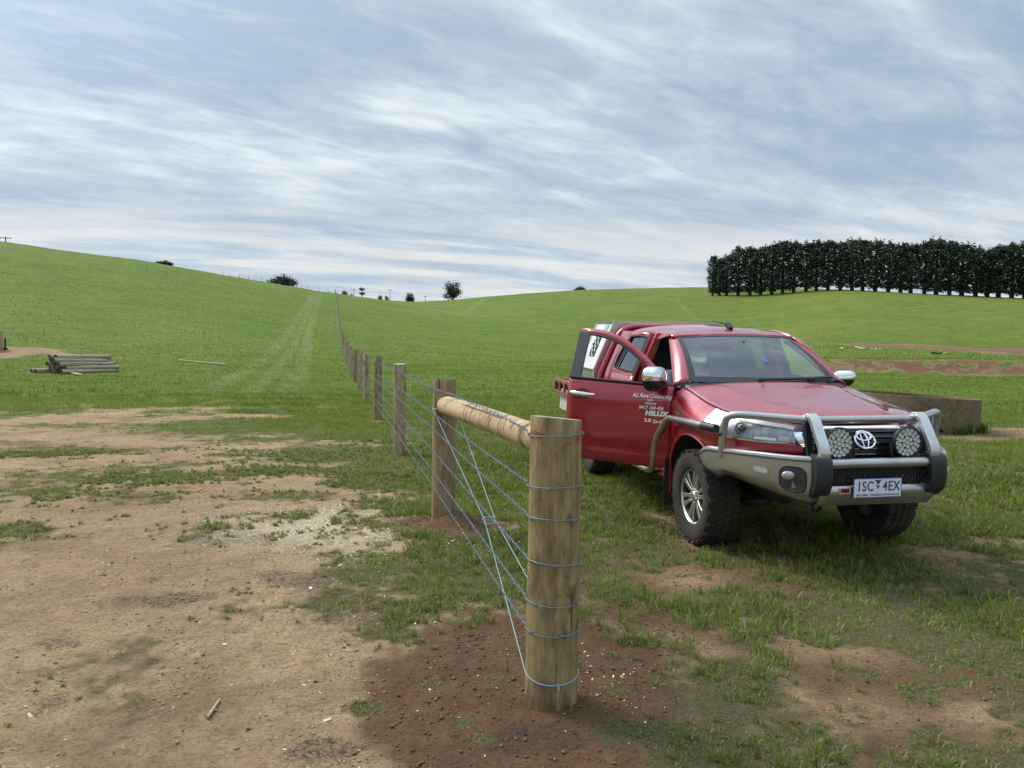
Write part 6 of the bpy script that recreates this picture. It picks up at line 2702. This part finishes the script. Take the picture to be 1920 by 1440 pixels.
bd_.tube([L_(-1.63, -.36, .98), L_(-1.66, -.36, 1.10), L_(-1.60, -.36, 1.24), L_(-1.52, -.36, 1.33)], [.155, .15, .165, .10], 18, sq=(1.15, .78))
for s in (-1, 1):
    sh = L_(-1.54, -.36 + s * .185, 1.295)
    el = L_(-1.40, -.36 + s * .26, 1.06)
    wr = L_(-1.17, -.36 + s * .17, 1.17)
    bd_.tube([L_(-1.54, -.36 + s * .08, 1.29), sh, sh.lerp(el, .5), el], [.075, .068, .052, .043], 14)
    bd_.tube([el, el.lerp(wr, .35), wr], [.043, .043, .028], 12)
    # hand closed round the rim of the wheel
    pm = L_(-1.125, -.36 + s * .165, 1.205)
    bd_.tube([wr, pm], [.028, .036], 12, sq=(.7, 1.1))
    for k, ln in enumerate((.92, 1.0, .96, .80)):
        b0 = pm + Vector((.010, s * .012, .032 - .021 * k))
        bd_.tube([b0, b0 + Vector((.032 * ln, s * .016, .006)), b0 + Vector((.040 * ln, -s * .012, .004)), b0 + Vector((.020, -s * .030 * ln, 0))], [.0105, .0095, .009, .0075], 8)
    bd_.tube([pm + Vector((-.01, -s * .018, .02)), pm + Vector((.012, -s * .040, .030)), pm + Vector((.034, -s * .034, .034))], [.012, .011, .008], 8)
    hpz = L_(-1.62, -.36 + s * .10, .98)
    kn = L_(-1.18, -.36 + s * .17, 1.02)
    an_ = L_(-1.00, -.36 + s * .15, .66)
    bd_.tube([hpz, hpz.lerp(kn, .5), kn], [.095, .082, .060], 14)
    bd_.tube([kn, kn.lerp(an_, .35), an_], [.060, .056, .040], 12)
    bd_.tube([an_ + Vector((-.05, 0, -.03)), an_ + Vector((.08, 0, -.03)), an_ + Vector((.17, 0, -.02))], [.045, .045, .035], 10)
SKIN = mat('skin', (.42, .24, .16), .55, var=.08)
body = bd_.build('body', SKIN, drv)
rmf = body.modifiers.new('one surface', 'REMESH')
rmf.mode = 'VOXEL'
rmf.voxel_size = .0065
rmf.use_smooth_shade = True
smf = body.modifiers.new('smooth', 'SMOOTH')
smf.iterations = 3
for s in (-1, 1):
    ey = MB()
    ey.ball(hp(.082, s * .030, .012), (.010, .013, .009), 12, HR)
    ey.build('eye', mat('eye', (.06, .05, .045), .2), body)
shirt = MB()
shirt.tube([L_(-1.63, -.36, .99), L_(-1.66, -.36, 1.10), L_(-1.60, -.36, 1.24), L_(-1.525, -.36, 1.325), L_(-1.50, -.36, 1.35)], [.168, .163, .178, .115, .075], 22, sq=(1.15, .80))
for s in (-1, 1):
    sh = L_(-1.54, -.36 + s * .185, 1.295)
    el = L_(-1.40, -.36 + s * .26, 1.06)
    shirt.tube([L_(-1.54, -.36 + s * .07, 1.29), sh, sh.lerp(el, .5), sh.lerp(el, .92)], [.085, .080, .068, .062], 16)
so = shirt.build('shirt', mat('blue-grey cloth', (.17, .22, .30), .9, var=.15, vscale=20), drv)
rm2 = so.modifiers.new('one surface', 'REMESH')
rm2.mode = 'VOXEL'
rm2.voxel_size = .010
rm2.use_smooth_shade = True
tro = MB()
for s in (-1, 1):
    hpz = L_(-1.63, -.36 + s * .09, .98)
    kn = L_(-1.18, -.36 + s * .17, 1.02)
    an_ = L_(-1.01, -.36 + s * .15, .70)
    tro.tube([hpz, hpz.lerp(kn, .5), kn, kn.lerp(an_, .4), an_], [.108, .094, .072, .066, .058], 14)
tro.build('trousers', mat('dark cloth', (.03, .035, .05), .9), drv)
cap = MB()
Gd = []
for th in np.linspace(0, math.pi / 2, 9):
    Gd.append([hp(-.014 + .106 * math.sin(th) * math.cos(a_), .084 * math.sin(th) * math.sin(a_), .050 + .095 * math.cos(th)) for a_ in np.linspace(0, 2 * math.pi, 24, endpoint=False)])
cap.grid(Gd, wrap=True)
cp_ = cap.build('cap', mat('grey cap', (.16, .165, .17), .85), drv, solid=.004)
br = MB()
Gd = []
for k in np.linspace(0, 1, 5):
    Gd.append([hp(-.014 + (.104 + .085 * k * math.cos(a_ * .92)) * math.cos(a_), (.084 + .012 * k) * math.sin(a_), .052 - .022 * k * k - .012 * k * abs(math.sin(a_)) * 2) for a_ in np.linspace(-1.25, 1.25, 17)])
br.grid(Gd)
br.build('cap_peak', mat('pale cap peak', (.62, .61, .56), .8), cp_, solid=.005)

# orange lead lying on the dashboard
mb = MB()
pts = []
for q in np.linspace(0, 1, 40):
    a_ = -2.6 + 5.2 * q
    cx = math.cos(a_)
    pts.append(Vector((-.735 - .018 * math.sin(a_), -.545 + .105 * cx, 1.335 + .032 * math.sin(a_))))
tail = [pts[-1] + Vector((0, -.03 * k, -.007 * k)) for k in range(1, 4)]
pts[0:0] = [pts[0] + Vector((.0, -.03 * k, -.012 * k)) for k in (2, 1)]
mb.tube(pts + tail, .0052, 6)
lead = mb.build('orange_lead', mat('orange rubber', (.75, .22, .08), .5))
lead.matrix_world = ute.matrix_world
tag(lead, 'orange lead coiled in a loop on the dashboard behind the windscreen', 'lead')
